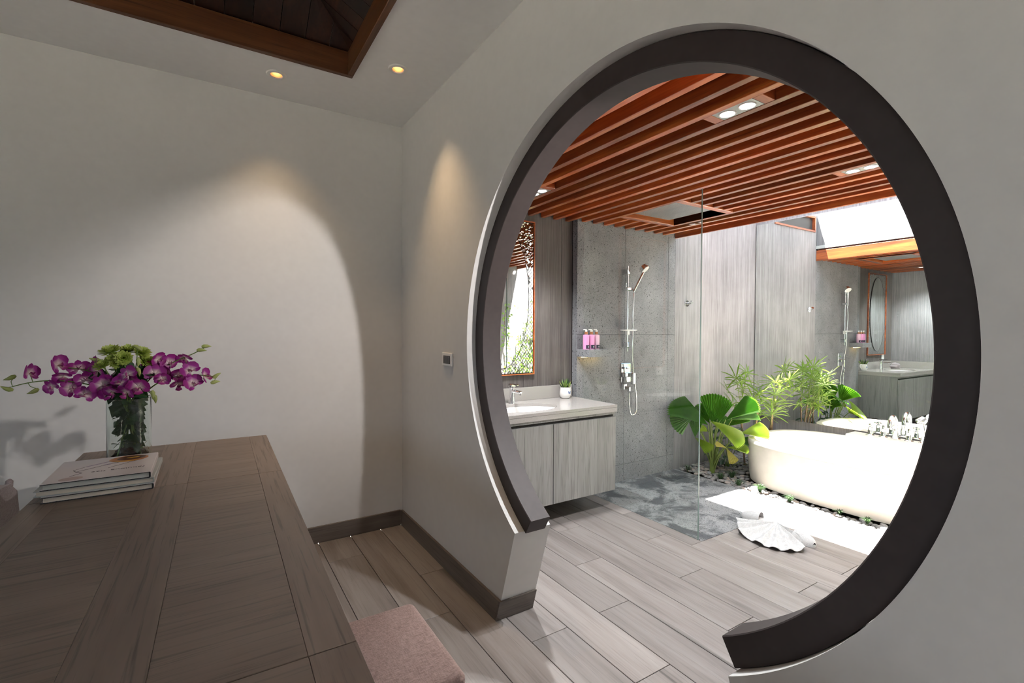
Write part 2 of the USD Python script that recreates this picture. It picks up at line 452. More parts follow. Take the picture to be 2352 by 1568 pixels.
for i, c in enumerate([(0.18, 0.17, 0.165), (0.25, 0.23, 0.22), (0.13, 0.125, 0.125), (0.31, 0.26, 0.23), (0.21, 0.205, 0.205)]):
    rough_plain('pebble_%s' % 'abcde'[i], c, 0.65, 60, 0.18, 0.1, 0.002)

# ------------------------------------------------------------------ dimensions
H = 2.68            # room ceiling
XG, XB = 1.105, 1.295  # gate wall, room face and bathroom face
YL = 3.14           # far room wall and vanity wall
YS = 3.03           # shower wall face
YV = 3.09           # vanity wall face
XM = 5.08           # mirror wall
YE = 0.36           # end wall of the bathroom
ZT = 2.76           # top of the courtyard walls
GY, GZ, GR = 1.217, 1.265, 0.957
XW, YW = -3.6, -3.4   # outer walls of the room, behind the camera

# ------------------------------------------------------------------ outdoor ground and shell
struct('ground', box(-30, 30, -30, 30, -0.6, -0.4), 'ground_sand', 'pale ground outside around the house')

# floor: a grout bed with every plank on it
fl = struct('floor', cat(box(XW, 2.613, YW, YL, -0.20, -0.016), box(2.613, 3.78, YE, 1.885, -0.20, -0.016)), 'grout', 'grey-brown wood-look plank floor of room and bathroom')
PW = 0.195
joint = {-1: 1.207, -2: 0.816, -3: 0.395, 0: 1.65 - 1.22, 1: 1.247, 2: 1.657 - 1.22, 3: 2.063 - 1.22, 4: 1.253, 5: 1.665 - 1.22, 6: 2.08 - 1.22, 7: 1.25, 8: 0.43}
g = 0.0014
for i in range(-24, 14):
    x0, x1 = 1.148 + PW * i, 1.148 + PW * (i + 1)
    x0, x1 = max(x0, XW), min(x1, 3.78)
    if x1 - x0 < 0.02:
        continue
    y = joint.get(i, (0.41 * (i % 3)) % 1.22) - 1.22 * 5
    while y < YL:
        y0, y1 = max(y, YW), min(y + 1.22, YL)
        y += 1.22
        if x0 > XB:
            y0 = max(y0, YE)
        if y1 - y0 < 0.02:
            continue
        pieces = []
        if x1 <= 2.6135:
            pieces.append((x0, x1, y0, y1))
        elif x0 >= 2.613:
            pieces.append((x0, x1, y0, min(y1, 1.885)))
        else:
            if y0 < 1.885:
                pieces.append((x0, x1, y0, min(y1, 1.885)))
            if y1 > 1.885:
                pieces.append((x0, 2.613, max(y0, 1.885), y1))
        for a, b, c, d in pieces:
            if b - a > 0.01 and d - c > 0.01:
                obj('plank', rbox(a + g, b - g, c + g, d - g, -0.014, 0.0, 0.0012), 'floor_oak', fl)

# room walls
wl = struct('wall_far', box(XW - 0.15, XB + 0.004, YL, YL + 0.15, 0, ZT), 'wall_paint', 'plain off-white plaster wall at the far side of the room')
gate = sg.box(YW, 0, YL, ZT)
gate = gate.difference(sg.Point(GY, GZ).buffer(GR, 96)).difference(sg.Polygon([(GY - 0.50, 0.455), (GY + 0.50, 0.455), (GY + 0.65, -0.01), (GY - 0.65, -0.01)]))
struct('wall_right', extrude(gate, XG, XB), 'wall_paint', 'off-white plaster wall pierced by the round moon gate', 30)
# bathroom side of the gate wall: striped cladding panels with joints
clad = sg.box(YE, 0, YL, 2.33).difference(sg.Point(GY, GZ).buffer(GR + 0.02, 96)).difference(sg.Polygon([(GY - 0.512, 0.47), (GY + 0.512, 0.47), (GY + 0.668, -0.01), (GY - 0.668, -0.01)]))
wc = UsdGeom.Xform.Define(stage, '/World/wall_cladding').GetPrim()
tag(wc, 'striped grey cladding on the bathroom side of the moon gate wall', kind='structure')
for a, b in ((YE, 0.9), (0.9, 1.75), (1.75, 2.55), (2.55, YL)):
    q = clad.intersection(sg.box(a + 0.003, 0, b - 0.003, 2.33))
    for s in getattr(q, 'geoms', [q]):
        if s.area > 0.001:
            obj('panel', extrude(s, XB + 0.001, XB + 0.014), 'striped_panel', wc, 30)
# back and left walls of the room, with the windows that light it
wb = sg.box(XW - 0.15, 0, XB, ZT).difference(sg.box(-1.4, 1.0, -0.9, 2.0))
mw = trimesh.creation.extrude_polygon(wb, 0.15, engine='earcut')
v = np.array(mw.vertices); mw.vertices = np.c_[v[:, 0], YW - 0.15 + v[:, 2], v[:, 1]]; mw.invert()
struct('wall_back', mw, 'wall_paint', 'off-white wall with the wide glazed window behind the camera')
ww = sg.box(YW, 0, YL, ZT).difference(sg.box(-2.1, 0.9, 0.5, 2.15))
struct('wall_left', extrude(ww, XW - 0.15, XW), 'wall_paint', 'off-white wall with glazed window on the left behind the camera')


def glazed(name, label, along, at, a0, a1, z0, z1, n):
    t = UsdGeom.Xform.Define(stage, '/World/' + name).GetPrim()
    tag(t, label, kind='structure')
    w = 0.05
    def bb(a, b, c, d, e=0.05):
        return box(a, b, at - e / 2, at + e / 2, c, d) if along == 0 else box(at - e / 2, at + e / 2, a, b, c, d)
    parts = [bb(a0, a1, z0, z0 + w), bb(a0, a1, z1 - w, z1)]
    st = (a1 - a0) / n
    for k in range(n + 1):
        c = min(max(a0 + st * k, a0 + w / 2), a1 - w / 2)
        parts.append(bb(c - w / 2, c + w / 2, z0 + w, z1 - w))
    obj('frame', cat(*parts), 'dark_plastic', t)
    for k in range(n):
        obj('pane', bb(a0 + st * k + w / 2, a0 + st * (k + 1) - w / 2, z0 + w, z1 - w, 0.008), 'window_glass', t)


glazed('window_2', 'wide glazed window behind the camera', 0, YW - 0.075, -1.4, -0.9, 1.0, 2.0, 1)
glazed('window_3', 'glazed window in the left wall', 1, XW - 0.075, -2.1, 0.5, 0.9, 2.15, 3)

# ceiling with its timber tray
TX0, TX1, TY0, TY1 = -2.4, 0.665, 0.1, 2.669
rc = sg.box(XW - 0.15, YW - 0.15, XG, YL).difference(sg.box(TX0 + 0.004, TY0 + 0.004, TX1 - 0.004, TY1 - 0.004))
for x, y in ((0.317, 2.853), (0.844, 2.452), (0.55, -0.55)):
    rc = rc.difference(sg.Point(x, y).buffer(0.038, 24))
struct('ceiling', extrude_z(rc, H, H + 0.08), 'ceiling_paint', 'flat off-white ceiling around the timber tray')
tr = thing('ceiling_tray', 'dark hardwood tray recess framed in brown timber in the ceiling', 'ceiling recess', kind='structure')
zt0, zt1 = H - 0.006, H + 0.115
ft = 0.03
obj('frame_board', rbox(TX0, TX1, TY1 - ft, TY1, zt0, zt1, 0.002), 'tray_wood_x', tr)
obj('frame_board', rbox(TX0, TX1, TY0, TY0 + ft, zt0, zt1, 0.002), 'tray_wood_x', tr)
obj('frame_board', rbox(TX1 - ft, TX1, TY0 + ft, TY1 - ft, zt0, zt1, 0.002), 'tray_wood_y', tr)
obj('frame_board', rbox(TX0, TX0 + ft, TY0 + ft, TY1 - ft, zt0, zt1, 0.002), 'tray_wood_y', tr)
# hipped lining: boards rising from the frame to a ridge
ridge = 0.85
cx = (TX0 + TX1) / 2
def hip_board(p, q, r, s, t=0.018):
    a = np.array([p, q, r, s], float)
    n = np.cross(a[1] - a[0], a[2] - a[0]); n /= np.linalg.norm(n)
    if n[2] < 0:
        n = -n
    return trimesh.convex.convex_hull(np.vstack([a, a + n * t]))
half = (TX1 - TX0) / 2
nb = 26
for side in (0, 1):
    yb = TY1 - 0.004 if side == 0 else TY0 + 0.004
    sgn = -1 if side == 0 else 1
    for k in range(nb):
        xa, xb_ = TX0 + (TX1 - TX0) * k / nb + 0.0015, TX0 + (TX1 - TX0) * (k + 1) / nb - 0.0015
        fa, fb = half - abs(xa - cx), half - abs(xb_ - cx)
        z = lambda f: zt1 + 0.002 + 0.03 + f * ridge / half * 0.8
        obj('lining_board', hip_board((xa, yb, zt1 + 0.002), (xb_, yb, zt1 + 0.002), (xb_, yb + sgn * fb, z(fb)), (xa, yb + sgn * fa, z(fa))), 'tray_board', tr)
nb = 24
for side in (0, 1):
    xb0 = TX1 - 0.004 if side == 0 else TX0 + 0.004
    sgn = -1 if side == 0 else 1
    for k in range(nb):
        ya, yb_ = TY0 + (TY1 - TY0) * k / nb + 0.0015, TY0 + (TY1 - TY0) * (k + 1) / nb - 0.0015
        fa, fb = min(half, ya - TY0, TY1 - ya), min(half, yb_ - TY0, TY1 - yb_)
        z = lambda f: zt1 + 0.002 + 0.03 + f * ridge / half * 0.8
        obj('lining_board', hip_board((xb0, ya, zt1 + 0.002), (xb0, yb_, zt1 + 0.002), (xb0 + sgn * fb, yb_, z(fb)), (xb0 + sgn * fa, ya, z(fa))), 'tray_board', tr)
# the roof above the room
struct('roof', box(XW - 0.3, XG + 0.05, YW - 0.3, YL + 0.3, H + 1.05, H + 1.15), 'roof_concrete', 'flat concrete roof over the room')
for nm, b in (('roof_curb', cat(box(XW - 0.3, XG + 0.05, YL + 0.16, YL + 0.3, ZT, H + 1.05), box(XW - 0.3, XG + 0.05, YW - 0.3, YW - 0.16, ZT, H + 1.05), box(XW - 0.3, XW - 0.16, YW - 0.16, YL + 0.16, ZT, H + 1.05), box(XG - 0.09, XG + 0.05, YW - 0.16, YL + 0.16, ZT + 0.005, H + 1.05))),):
    struct(nm, b, 'roof_concrete', 'concrete curb walls closing the roof space above the room')

# skirtings
bl = struct('baseboard_far', rbox(XW, XG - 0.014, YL - 0.013, YL, 0.001, 0.104, 0.002), 'skirting_oak_x', 'dark grey-brown skirting along the far wall')
br = UsdGeom.Xform.Define(stage, '/World/baseboard_right').GetPrim()
tag(br, 'dark grey-brown skirting along the moon gate wall, turning into the opening', kind='structure')
jl = lambda z: GY + 0.65 - 0.15 * z / 0.465
obj('board', cat(trimesh.convex.convex_hull(np.array([(x, y, z) for x in (XG - 0.013, XG - 0.0002) for y, z in ((YL - 0.0135, 0.001), (YL - 0.0135, 0.104), (jl(0), 0.001), (jl(0.104), 0.104))]))), 'skirting_oak', br)
obj('return_board', trimesh.convex.convex_hull(np.array([(x, jl(z) + d, z) for x in (XG - 0.013, XB) for z in (0.001, 0.104) for d in (-0.013, -0.0002)])), 'skirting_oak_x', br)
jr = lambda z: 2 * GY - jl(z)
obj('board', trimesh.convex.convex_hull(np.array([(x, y, z) for x in (XG - 0.013, XG - 0.0002) for y, z in ((YW, 0.001), (YW, 0.104), (jr(0), 0.001), (jr(0.104), 0.104))])), 'skirting_oak', br)
obj('return_board', trimesh.convex.convex_hull(np.array([(x, jr(z) + d, z) for x in (XG - 0.013, XB) for z in (0.001, 0.104) for d in (0.013, 0.0002)])), 'skirting_oak_x', br)

# the moon gate's dark timber ring
def arc_sweep(prof, th0, th1, n):
    prof = np.array(prof)
    k = len(prof)
    V, Fc = [], []
    for t in np.linspace(th0, th1, n + 1):
        for r, x in prof:
            V.append((x, GY + r * math.cos(t), GZ + r * math.sin(t)))
    for i in range(n):
        for j in range(k):
            a, b = i * k + j, i * k + (j + 1) % k
            Fc += [(a, b, b + k), (a, b + k, a + k)]
    for j in range(1, k - 1):
        Fc += [(0, j + 1, j), (n * k, n * k + j, n * k + j + 1)]
    m = trimesh.Trimesh(np.array(V), np.array(Fc), process=False)
    if m.volume < 0:
        m.invert()
    return m


c = 0.003
half_gap = math.asin(0.49 / 0.957)
ring = thing('moon_gate_frame', 'dark stained timber ring lining the round moon gate in the wall', 'gate frame')
prof = [(0.8795 + c, 1.153), (0.955, 1.153), (0.955, 1.256), (0.8775 + c, 1.256), (0.8775, 1.256 - c), (0.8795, 1.153 + c)]
obj('ring', arc_sweep(prof, -PI / 2 + half_gap, -PI / 2 + 2 * PI - half_gap, 160), 'gate_stain', ring, 30)

# ------------------------------------------------------------------ bathroom shell
wv = UsdGeom.Xform.Define(stage, '/World/wall_vanity').GetPrim()
tag(wv, 'dark striped panelled wall behind the washbasin', kind='structure')
obj('core', box(XB + 0.005, 2.545, YV + 0.02, YL + 0.15, 0, ZT), 'roof_concrete', wv)
for a, b in ((XB + 0.024, 1.70), (1.70, 2.06), (2.06, 2.43), (2.43, 2.542)):
    obj('panel', rbox(a + 0.001, b - 0.001, YV, YV + 0.019, 0, 2.33, 0.002), 'striped_panel_dark', wv)
ws = UsdGeom.Xform.Define(stage, '/World/wall_shower').GetPrim()
tag(ws, 'shower wall of pitted grey lava stone tiles', kind='structure')
obj('core', box(2.549, 3.748, YS + 0.022, YL + 0.15, -0.19, ZT), 'dark_gap', ws)
for xa, xb_ in ((2.545, 3.088), (3.088, 3.652), (3.652, 3.752)):
    for za, zb in ((-0.19, 0.145), (0.145, 1.291), (1.291, 2.33)):
        obj('tile', rbox(xa + 0.001, xb_ - 0.001, YS, YS + 0.02, za + 0.001, zb - 0.001, 0.0015), 'lava_stone', ws)
obj('edge_tile', rbox(2.545, 2.548, YS + 0.0205, YV - 0.001, 0.001, 2.33, 0.0005), 'lava_stone', ws)
wg = UsdGeom.Xform.Define(stage, '/World/wall_garden').GetPrim()
tag(wg, 'striped grey wall behind the garden strip, with a timber framed window high up', kind='structure')
wpoly = sg.box(3.752, -0.4, XM + 0.15, ZT).difference(sg.box(3.80, 2.545, 4.70, 2.735))
m = trimesh.creation.extrude_polygon(wpoly, 0.25, engine='earcut'); v = np.array(m.vertices); m.vertices = np.c_[v[:, 0], YS + v[:, 2], v[:, 1]]; m.invert()
obj('panel', m, 'striped_panel', wg)
w1 = UsdGeom.Xform.Define(stage, '/World/window_1').GetPrim()
tag(w1, 'low dark window in an orange timber frame high on the striped garden wall', kind='structure')
obj('frame', cat(box(3.80, 4.70, YS - 0.012, YS + 0.06, 2.545, 2.565), box(3.80, 4.70, YS - 0.012, YS + 0.06, 2.715, 2.735), box(3.80, 3.82, YS - 0.012, YS + 0.06, 2.565, 2.715), box(4.68, 4.70, YS - 0.012, YS + 0.06, 2.565, 2.715)), 'slat_wood_x', w1)
obj('pane', box(3.82, 4.68, YS + 0.02, YS + 0.03, 2.565, 2.715), 'dark_plastic', w1)
wm = UsdGeom.Xform.Define(stage, '/World/wall_mirror_side').GetPrim()
tag(wm, 'striped grey courtyard wall carrying the big mirror', kind='structure')
obj('panel', box(XM, XM + 0.15, YE - 0.15, YS, -0.4, 2.85), 'striped_panel', wm)
we = UsdGeom.Xform.Define(stage, '/World/wall_end').GetPrim()
tag(we, 'sunlit striped concrete wall at the end of the bathroom, seen only in the mirrors', kind='structure')
for a, b in ((XB + 0.005, 2.2), (2.2, 3.1), (3.1, 4.0), (4.0, XM)):
    obj('panel', rbox(a + 0.002, b - 0.002, YE - 0.15, YE, -0.4, ZT, 0.003), 'striped_panel', we)
struct('wall_upper', box(3.60, 3.745, YE, YS, 2.385, 3.5), 'striped_panel', 'sunlit striped concrete wall standing on the canopy edge')
struct('trim_1', box(3.585, 3.758, YE, YS, 2.345, 2.383), 'roof_concrete', 'grey concrete ledge under the upper wall')
struct('canopy_roof', box(XB + 0.003, 3.70, YE, YS, 2.425, 2.50), 'roof_concrete', 'concrete roof slab above the slatted bathroom ceiling')
obj_roof_edge = struct('canopy_roof_edge', cat(box(XB + 0.003, 2.545, YS, YL + 0.019, 2.425, 2.50), box(XG + 0.051, XB + 0.002, YW, YL, ZT + 0.001, ZT + 0.06)), 'roof_concrete', 'concrete roof edge above the washbasin wall')

# slatted ceiling
can = thing('slatted_ceiling', 'red-brown hardwood slatted ceiling over the bathroom', 'ceiling', kind='structure')
ZS = 2.213
for k in range(-1, 19):
    xk = 1.50 + 0.1225 * k
    yend = YV - 0.003 if xk < 2.53 else YS - 0.003
    last = k == 18
    rs = [(YE + 0.003, yend)]
    if 11 <= k <= 14:
        rs = [(YE + 0.003, 2.160), (2.755, yend)]
    for a, b in rs:
        if last:
            obj('fascia', rbox(3.735, 3.757, a, b, ZS - 0.015, 2.325, 0.002), 'slat_wood', can)
        else:
            obj('slat', rbox(xk - 0.0175, xk + 0.0175, a, b, ZS, ZS + 0.11, 0.0015), 'slat_wood', can)
for i in range(12):
    a, b = XB + 0.025 + i * 0.2, min(XB + 0.025 + (i + 1) * 0.2, 3.732)
    if b > a:
        yend = YV - 0.003 if b < 2.54 else YS - 0.003
        pts = [(a + 0.001, b - 0.001, YE + 0.003, yend)] if not (b > 2.74 and a < 3.30) else [(a + 0.001, b - 0.001, YE + 0.003, 2.17), (a + 0.001, b - 0.001, 2.745, yend)]
        for q in pts:
            obj('board', box(*q, ZS + 0.112, ZS + 0.13), 'board_wood', can)
obj('board', box(2.72, 3.33, 2.17, 2.745, ZS + 0.112, ZS + 0.13), 'board_wood', can)
# frame round the rain shower
for q in ((2.708, 2.742, 2.162, 2.753), (3.320, 3.355, 2.162, 2.753)):
    obj('frame_slat', rbox(q[0], q[1], q[2], q[3], ZS - 0.001, ZS + 0.11, 0.0015), 'slat_wood', can)
for q in ((2.743, 3.319, 2.162, 2.215), (2.743, 3.319, 2.70, 2.753)):
    obj('frame_slat', rbox(q[0], q[1], q[2], q[3], ZS - 0.001, ZS + 0.11, 0.0015), 'slat_wood_x', can)

# ------------------------------------------------------------------ lamps
def spot(name, loc, target, watts, angle, soft, color, radius=0.02, parent='/World/lamp_lights'):
    if not stage.GetPrimAtPath(parent):
        UsdGeom.Scope.Define(stage, parent)
    s = UsdLux.SphereLight.Define(stage, parent + '/' + numbered(parent, name))
    s.CreateRadiusAttr(radius); s.CreateNormalizeAttr(True)
    s.CreateIntensityAttr(watts); s.CreateColorAttr(Gf.Vec3f(*color))
    d = np.array(target, float) - np.array(loc, float); d /= np.linalg.norm(d)
    q = trimesh.geometry.align_vectors([0, 0, -1], d)
    mt = np.eye(4); mt[:3, :3] = q[:3, :3].T; mt[3, :3] = loc
    s.AddTransformOp().Set(Gf.Matrix4d(*mt.ravel().tolist()))
    sh = UsdLux.ShapingAPI.Apply(s.GetPrim())
    sh.CreateShapingConeAngleAttr(angle); sh.CreateShapingConeSoftnessAttr(soft)


def downlight(loc, label):
    t = thing('downlight', label, 'ceiling light', loc)
    tilt = rotm(16, (1, 0, 0))
    obj('rim', lathe([(0.028, -0.002), (0.032, -0.006), (0.046, -0.005), (0.05, -0.001), (0.05, 0.0)], 32), 'white_plastic', t, 40)
    obj('housing', lathe([(0.034, 0.0), (0.034, 0.055), (0.001, 0.06)], 24), 'copper_collar', t, 40)
    obj('bulb', lathe([(0.001, 0.034), (0.02, 0.034), (0.028, 0.04), (0.02, 0.05)], 24), 'led_warm', t, 40)
    return t


downlight((0.317, 2.853, H), 'lit round white downlight in the ceiling near the far wall')
downlight((0.844, 2.452, H), 'lit round white downlight in the ceiling near the moon gate wall')
downlight((0.55, -0.55, H), 'lit round white downlight in the ceiling behind the camera')
spot('downlight_beam', (0.55, -0.55, H + 0.006), (0.62, -0.5, 0), 6.0, 40, 1.0, (1.0, 0.66, 0.34))
spot('downlight_beam', (0.317, 2.853, H + 0.006), (0.317, 2.90, 0), 3.0, 40, 1.0, (1.0, 0.66, 0.34))
spot('downlight_beam', (0.844, 2.452, H + 0.006), (0.92, 2.36, 0), 6.5, 37, 1.0, (1.0, 0.66, 0.34))


def twin(x, y, label):
    t = thing('twin_spotlight', label, 'ceiling light', (x, y, ZS), 0, 'twin spotlights between the slats')
    w, l = 0.0425, 0.087
    plate = sg.box(-w, -l, w, l)
    for s in (-1, 1):
        plate = plate.difference(sg.Point(0, s * 0.043).buffer(0.034, 24))
    obj('plate', extrude_z(plate, 0.002, 0.008), 'alu', t)
    obj('box', cat(box(-w, w, -l, l, 0.06, 0.066), box(-w, w, -l, -l + 0.004, 0.008, 0.06), box(-w, w, l - 0.004, l, 0.008, 0.06)), 'alu', t)
    for s in (-1, 1):
        obj('end_block', rbox(-w, w, s * (l + 0.022) - 0.02, s * (l + 0.022) + 0.02, 0.001, 0.06, 0.001), 'slat_wood_x', t)
        obj('ring', lathe([(0.0335, 0.002), (0.033, -0.001), (0.028, 0.0), (0.027, 0.034)], 28, (0, s * 0.043, 0)), 'white_plastic', t, 40)
        obj('lens', lathe([(0.0005, 0.034), (0.0268, 0.034), (0.0268, 0.045), (0.0005, 0.045)], 24, (0, s * 0.043, 0)), 'led_white', t)
    return t


twin(1.8062, 1.165, 'twin spotlight set between slats at the top of the gate opening')
twin(3.0312, 1.213, 'twin spotlight set between slats at the right of the gate opening')
twin(1.8062, 2.545, 'twin spotlight between slats above the washbasin, half hidden by the ring')
for x, y in ((1.8062, 1.165), (3.0312, 1.213), (1.8062, 2.545)):
    for e in (-0.043, 0.043):
        spot('twin_beam', (x, y + e, ZS + 0.012), (x, y + e, 0), 5.5 if x > 2.5 else 14.0, 62, 0.8, (0.96, 0.985, 1.0), 0.016)
# the adjustable spotlight by the end wall whose beam passes through the gate onto the far wall of the room
t = thing('spotlight', 'small white adjustable spotlight under the slats by the end wall', 'spotlight', (1.567, 0.45, 2.134))
obj('stem', cyl((0, 0, 0.012), (0, 0, 0.079), 0.006, n=12), 'white_plastic', t)
sd = np.array([-0.45, 0.85, -0.18]); sd /= np.linalg.norm(sd)
obj('can', tube([-sd * 0.075, -sd * 0.072, -sd * 0.02, -sd * 0.019], [0.006, 0.024, 0.028, 0.006], 20), 'white_plastic', t, 30)
spot('spotlight_beam', (1.567, 0.45, 2.134), (0.42, 3.1, 1.60), 27.0, 35, 1.0, (1.0, 0.955, 0.93), 0.035)

# ------------------------------------------------------------------ shower
slab = thing('shower_floor', 'pitted grey lava stone shower floor with dark damp stains', 'shower floor', kind='structure')
obj('base', box(2.614, 3.78, 1.886, YS - 0.001, -0.20, -0.022), 'grout', slab)
drain = sg.box(3.43, 2.79, 3.64, 2.965)
for xa, xb_ in ((2.614, 3.04), (3.04, 3.752)):
    for ya, yb_ in ((1.886, 2.46), (2.46, YS - 0.001)):
        q = sg.box(xa + 0.0012, ya + 0.0012, xb_ - 0.0012, yb_ - 0.0012).difference(drain)
        obj('tile', extrude_z(q, -0.021, -0.001), 'lava_floor', slab)
gr = sg.box(3.432, 2.792, 3.638, 2.963)
for i in range(9):
    gr = gr.difference(sg.box(3.448, 2.803 + i * 0.0172, 3.622, 2.810 + i * 0.0172))
obj('drain_grate', extrude_z(gr, -0.012, -0.004), 'lava_floor', slab)
obj('kerb', rbox(3.754, 3.779, YE, YS - 0.001, -0.2, -0.001, 0.002), 'lava_stone', slab)

t = thing('glass_partition', 'frameless clear glass panel standing between washbasin and shower', 'glass screen')
obj('pane', box(2.609, 2.617, 1.914, YS - 0.0005, 0.0005, 2.212), 'shower_glass', t)
obj('edge', box(2.6085, 2.6175, 1.911, 1.9138, 0.0005, 2.212), 'glass_edge', t)

t = thing('shower_shelf', 'grey lava stone ledge fixed to the shower wall', 'shelf', (2.545, YS, 1.112))
obj('ledge', rbox(0, 0.27, -0.15, -0.0003, 0.0, 0.06, 0.002), 'lava_stone', t)
obj('light_strip', box(0.02, 0.25, -0.05, -0.03, -0.006, -0.0005), 'led_strip', t)


def bottle(loc, label, soap, rz):
    t = thing('pump_bottle', label, 'soap bottle', loc, rz, None)
    obj('body', lathe([(0.0005, 0), (0.024, 0), (0.026, 0.003), (0.026, 0.112), (0.024, 0.118), (0.012, 0.122), (0.0005, 0.122)], 28), soap, t, 40)
    obj('collar', lathe([(0.0125, 0.1225), (0.0135, 0.1225), (0.0135, 0.143), (0.0005, 0.143)], 20), 'copper_collar', t, 40)
    pu = lathe([(0.0095, 0.1435), (0.0095, 0.158), (0.0005, 0.159)], 16)
    obj('pump', cat(pu, tube([(0, 0, 0.1605), (-0.026, 0, 0.1605), (-0.032, 0, 0.158)], [0.006, 0.0042, 0.003], 10)), 'white_plastic', t, 40)
    a0, a1 = -2.35, -0.55
    lab = []
    for z0, z1, r in ((0.006, 0.036, 0.02625),):
        th = np.linspace(a0, a1, 12)
        V = np.array([(r * math.cos(q), r * math.sin(q), z) for z in (z0, z1) for q in th] + [((r + .0003) * math.cos(q), (r + .0003) * math.sin(q), z) for z in (z0, z1) for q in th])
        lab = trimesh.convex.convex_hull(V) if False else trimesh.Trimesh(V, [f for i in range(11) for f in ((24 + i, 25 + i, 37 + i), (24 + i, 37 + i, 36 + i))], process=False)
    lb = obj('label', lab, 'label_plum', t)
    em = []
    for q, zc, s in ((-1.45, 0.021, 0.009),):
        r = 0.0268
        V = [(r * math.cos(q + d / r), r * math.sin(q + d / r), zc + e) for d, e in ((0, -s), (s * 0.8, 0), (0, s), (-s * 0.8, 0))]
        em.append(trimesh.Trimesh(np.array(V), [(0, 1, 2), (0, 2, 3)], process=False))
    obj('emblem', cat(*em), 'label_silver', lb)
    return t


bottle((2.588, 2.965, 1.172), 'bright pink pump bottle nearest the washbasin on the shower ledge', 'pink_soap', 4)
bottle((2.648, 2.968, 1.172), 'pink pump bottle in the middle of the three on the shower ledge', 'pink_soap', -3)
bottle((2.706, 2.972, 1.172), 'palest pink pump bottle on the shower side of the ledge', 'pink_soap_pale', 2)

# slide bar with hand shower
t = thing('shower_rail', 'chrome shower slide rail with hand shower and hose on stone wall', 'shower', (3.075, YS, 0))
obj('rail', cyl((0, -0.045, 1.145), (0, -0.045, 1.885), 0.008, n=14), 'chrome', t, 40)
for z in (1.20, 1.835):
    obj('bracket', cat(rbox(-0.012, 0.012, -0.04, -0.0005, z - 0.02, z + 0.02, 0.003), rbox(-0.014, 0.014, -0.058, -0.034, z - 0.022, z + 0.022, 0.004)), 'chrome', t)
obj('slider', cat(rbox(-0.035, 0.045, -0.075, -0.03, 1.672, 1.70, 0.004), rbox(-0.038, -0.032, -0.062, -0.05, 1.70, 1.735, 0.001)), 'chrome', t)
hd = np.array([0.42, -0.18, 0.89]); hd /= np.linalg.norm(hd)
h0 = np.array([0.03, -0.085, 1.66])
hs = obj('hand_shower', cat(tube([h0, h0 + hd * 0.05, h0 + hd * 0.19], [0.010, 0.0115, 0.0125], 14)), 'chrome', t, 40)
hc = h0 + hd * 0.222
fd = np.array([0.30, -0.62, -0.72]); fd /= np.linalg.norm(fd)
obj('head', tube([hc - fd * 0.034, hc - fd * 0.033, hc + fd * 0.0, hc + fd * 0.006], [0.02, 0.034, 0.042, 0.041], 28), 'chrome', hs, 30)
obj('spray_face', tube([hc + fd * 0.0065, hc + fd * 0.010], [0.039, 0.036], 28), 'white_plastic', hs, 30)
dish = lathe([(0.0005, 0), (0.03, 0.0), (0.045, 0.005), (0.047, 0.012), (0.044, 0.012), (0.04, 0.007), (0.0005, 0.005)], 24, (0, 0, 0), 2.05, 1.0)
obj('soap_dish', cat(moved(dish, (-0.018, -0.075, 1.322)), rbox(-0.016, 0.016, -0.062, -0.03, 1.29, 1.335, 0.003)), 'wet_soap', t, 40)
hose = spline([(0.033, -0.083, 1.655), (0.026, -0.088, 1.56), (0.022, -0.085, 1.42), (0.03, -0.08, 1.28), (0.028, -0.078, 1.15), (0.045, -0.07, 1.02), (0.075, -0.062, 0.88), (0.105, -0.055, 0.75), (0.115, -0.05, 0.66), (0.098, -0.05, 0.595), (0.063, -0.05, 0.585), (0.03, -0.05, 0.65), (0.02, -0.05, 0.74), (0.021, -0.049, 0.785)], 8)
obj('hose', tube(hose, 0.0065, 10), 'chrome', t, 40)
obj('hose_outlet', cat(rbox(-0.026, 0.014, -0.035, -0.0005, 0.812, 0.86, 0.003), rbox(0.008, 0.032, -0.062, -0.03, 0.795, 0.838, 0.004)), 'chrome', t)

t = thing('shower_mixer', 'square chrome shower mixer plate with paddle lever on stone wall', 'mixer', (3.098, YS, 0.955))
obj('plate', rbox(-0.06, 0.06, -0.012, -0.0003, -0.085, 0.085, 0.004), 'chrome', t)
obj('lever', cat(rbox(-0.052, 0.05, -0.05, -0.013, -0.035, 0.005, 0.006), rbox(0.012, 0.052, -0.082, -0.05, -0.10, 0.004, 0.006)), 'chrome', t)
obj('diverter', rbox(-0.04, 0.03, -0.03, -0.013, 0.035, 0.053, 0.004), 'chrome', t)

t = thing('rain_shower', 'square perforated steel rain shower head recessed in the slats', 'rain shower', (2.995, 2.458, ZS + 0.02))
w, l = 0.205, 0.197
pl = sg.box(-w, -l, w, l)
holes = []
for i in range(34):
    for j in range(32):
        holes.append(sg.box(-w + 0.009 + i * 0.0118, -l + 0.009 + j * 0.0121, -w + 0.0135 + i * 0.0118, -l + 0.0137 + j * 0.0121))
import shapely
pl = pl.difference(shapely.union_all(holes))
obj('spray_plate', extrude_z(pl, 0.0, 0.004), 'alu', t)
obj('back_box', box(-w, w, -l, l, 0.012, 0.05), 'chrome', t)
obj('supply_pipe', cyl((0, 0, 0.05), (0, 0, 0.091), 0.015), 'chrome', t, 40)

for k, (x, z, lab) in enumerate(((3.915, 1.59, 'small chrome robe hook on the striped garden wall'),)):
    t = thing('robe_hook', lab, 'hook', (x, YS, z))
    obj('base', cyl((0, -0.0003, 0), (0, -0.012, 0), 0.03, n=24), 'chrome', t, 30)
    obj('peg', tube([(0, -0.012, 0), (0.004, -0.04, 0.004), (0.014, -0.055, 0.022)], [0.012, 0.010, 0.015], 14), 'chrome', t, 40)

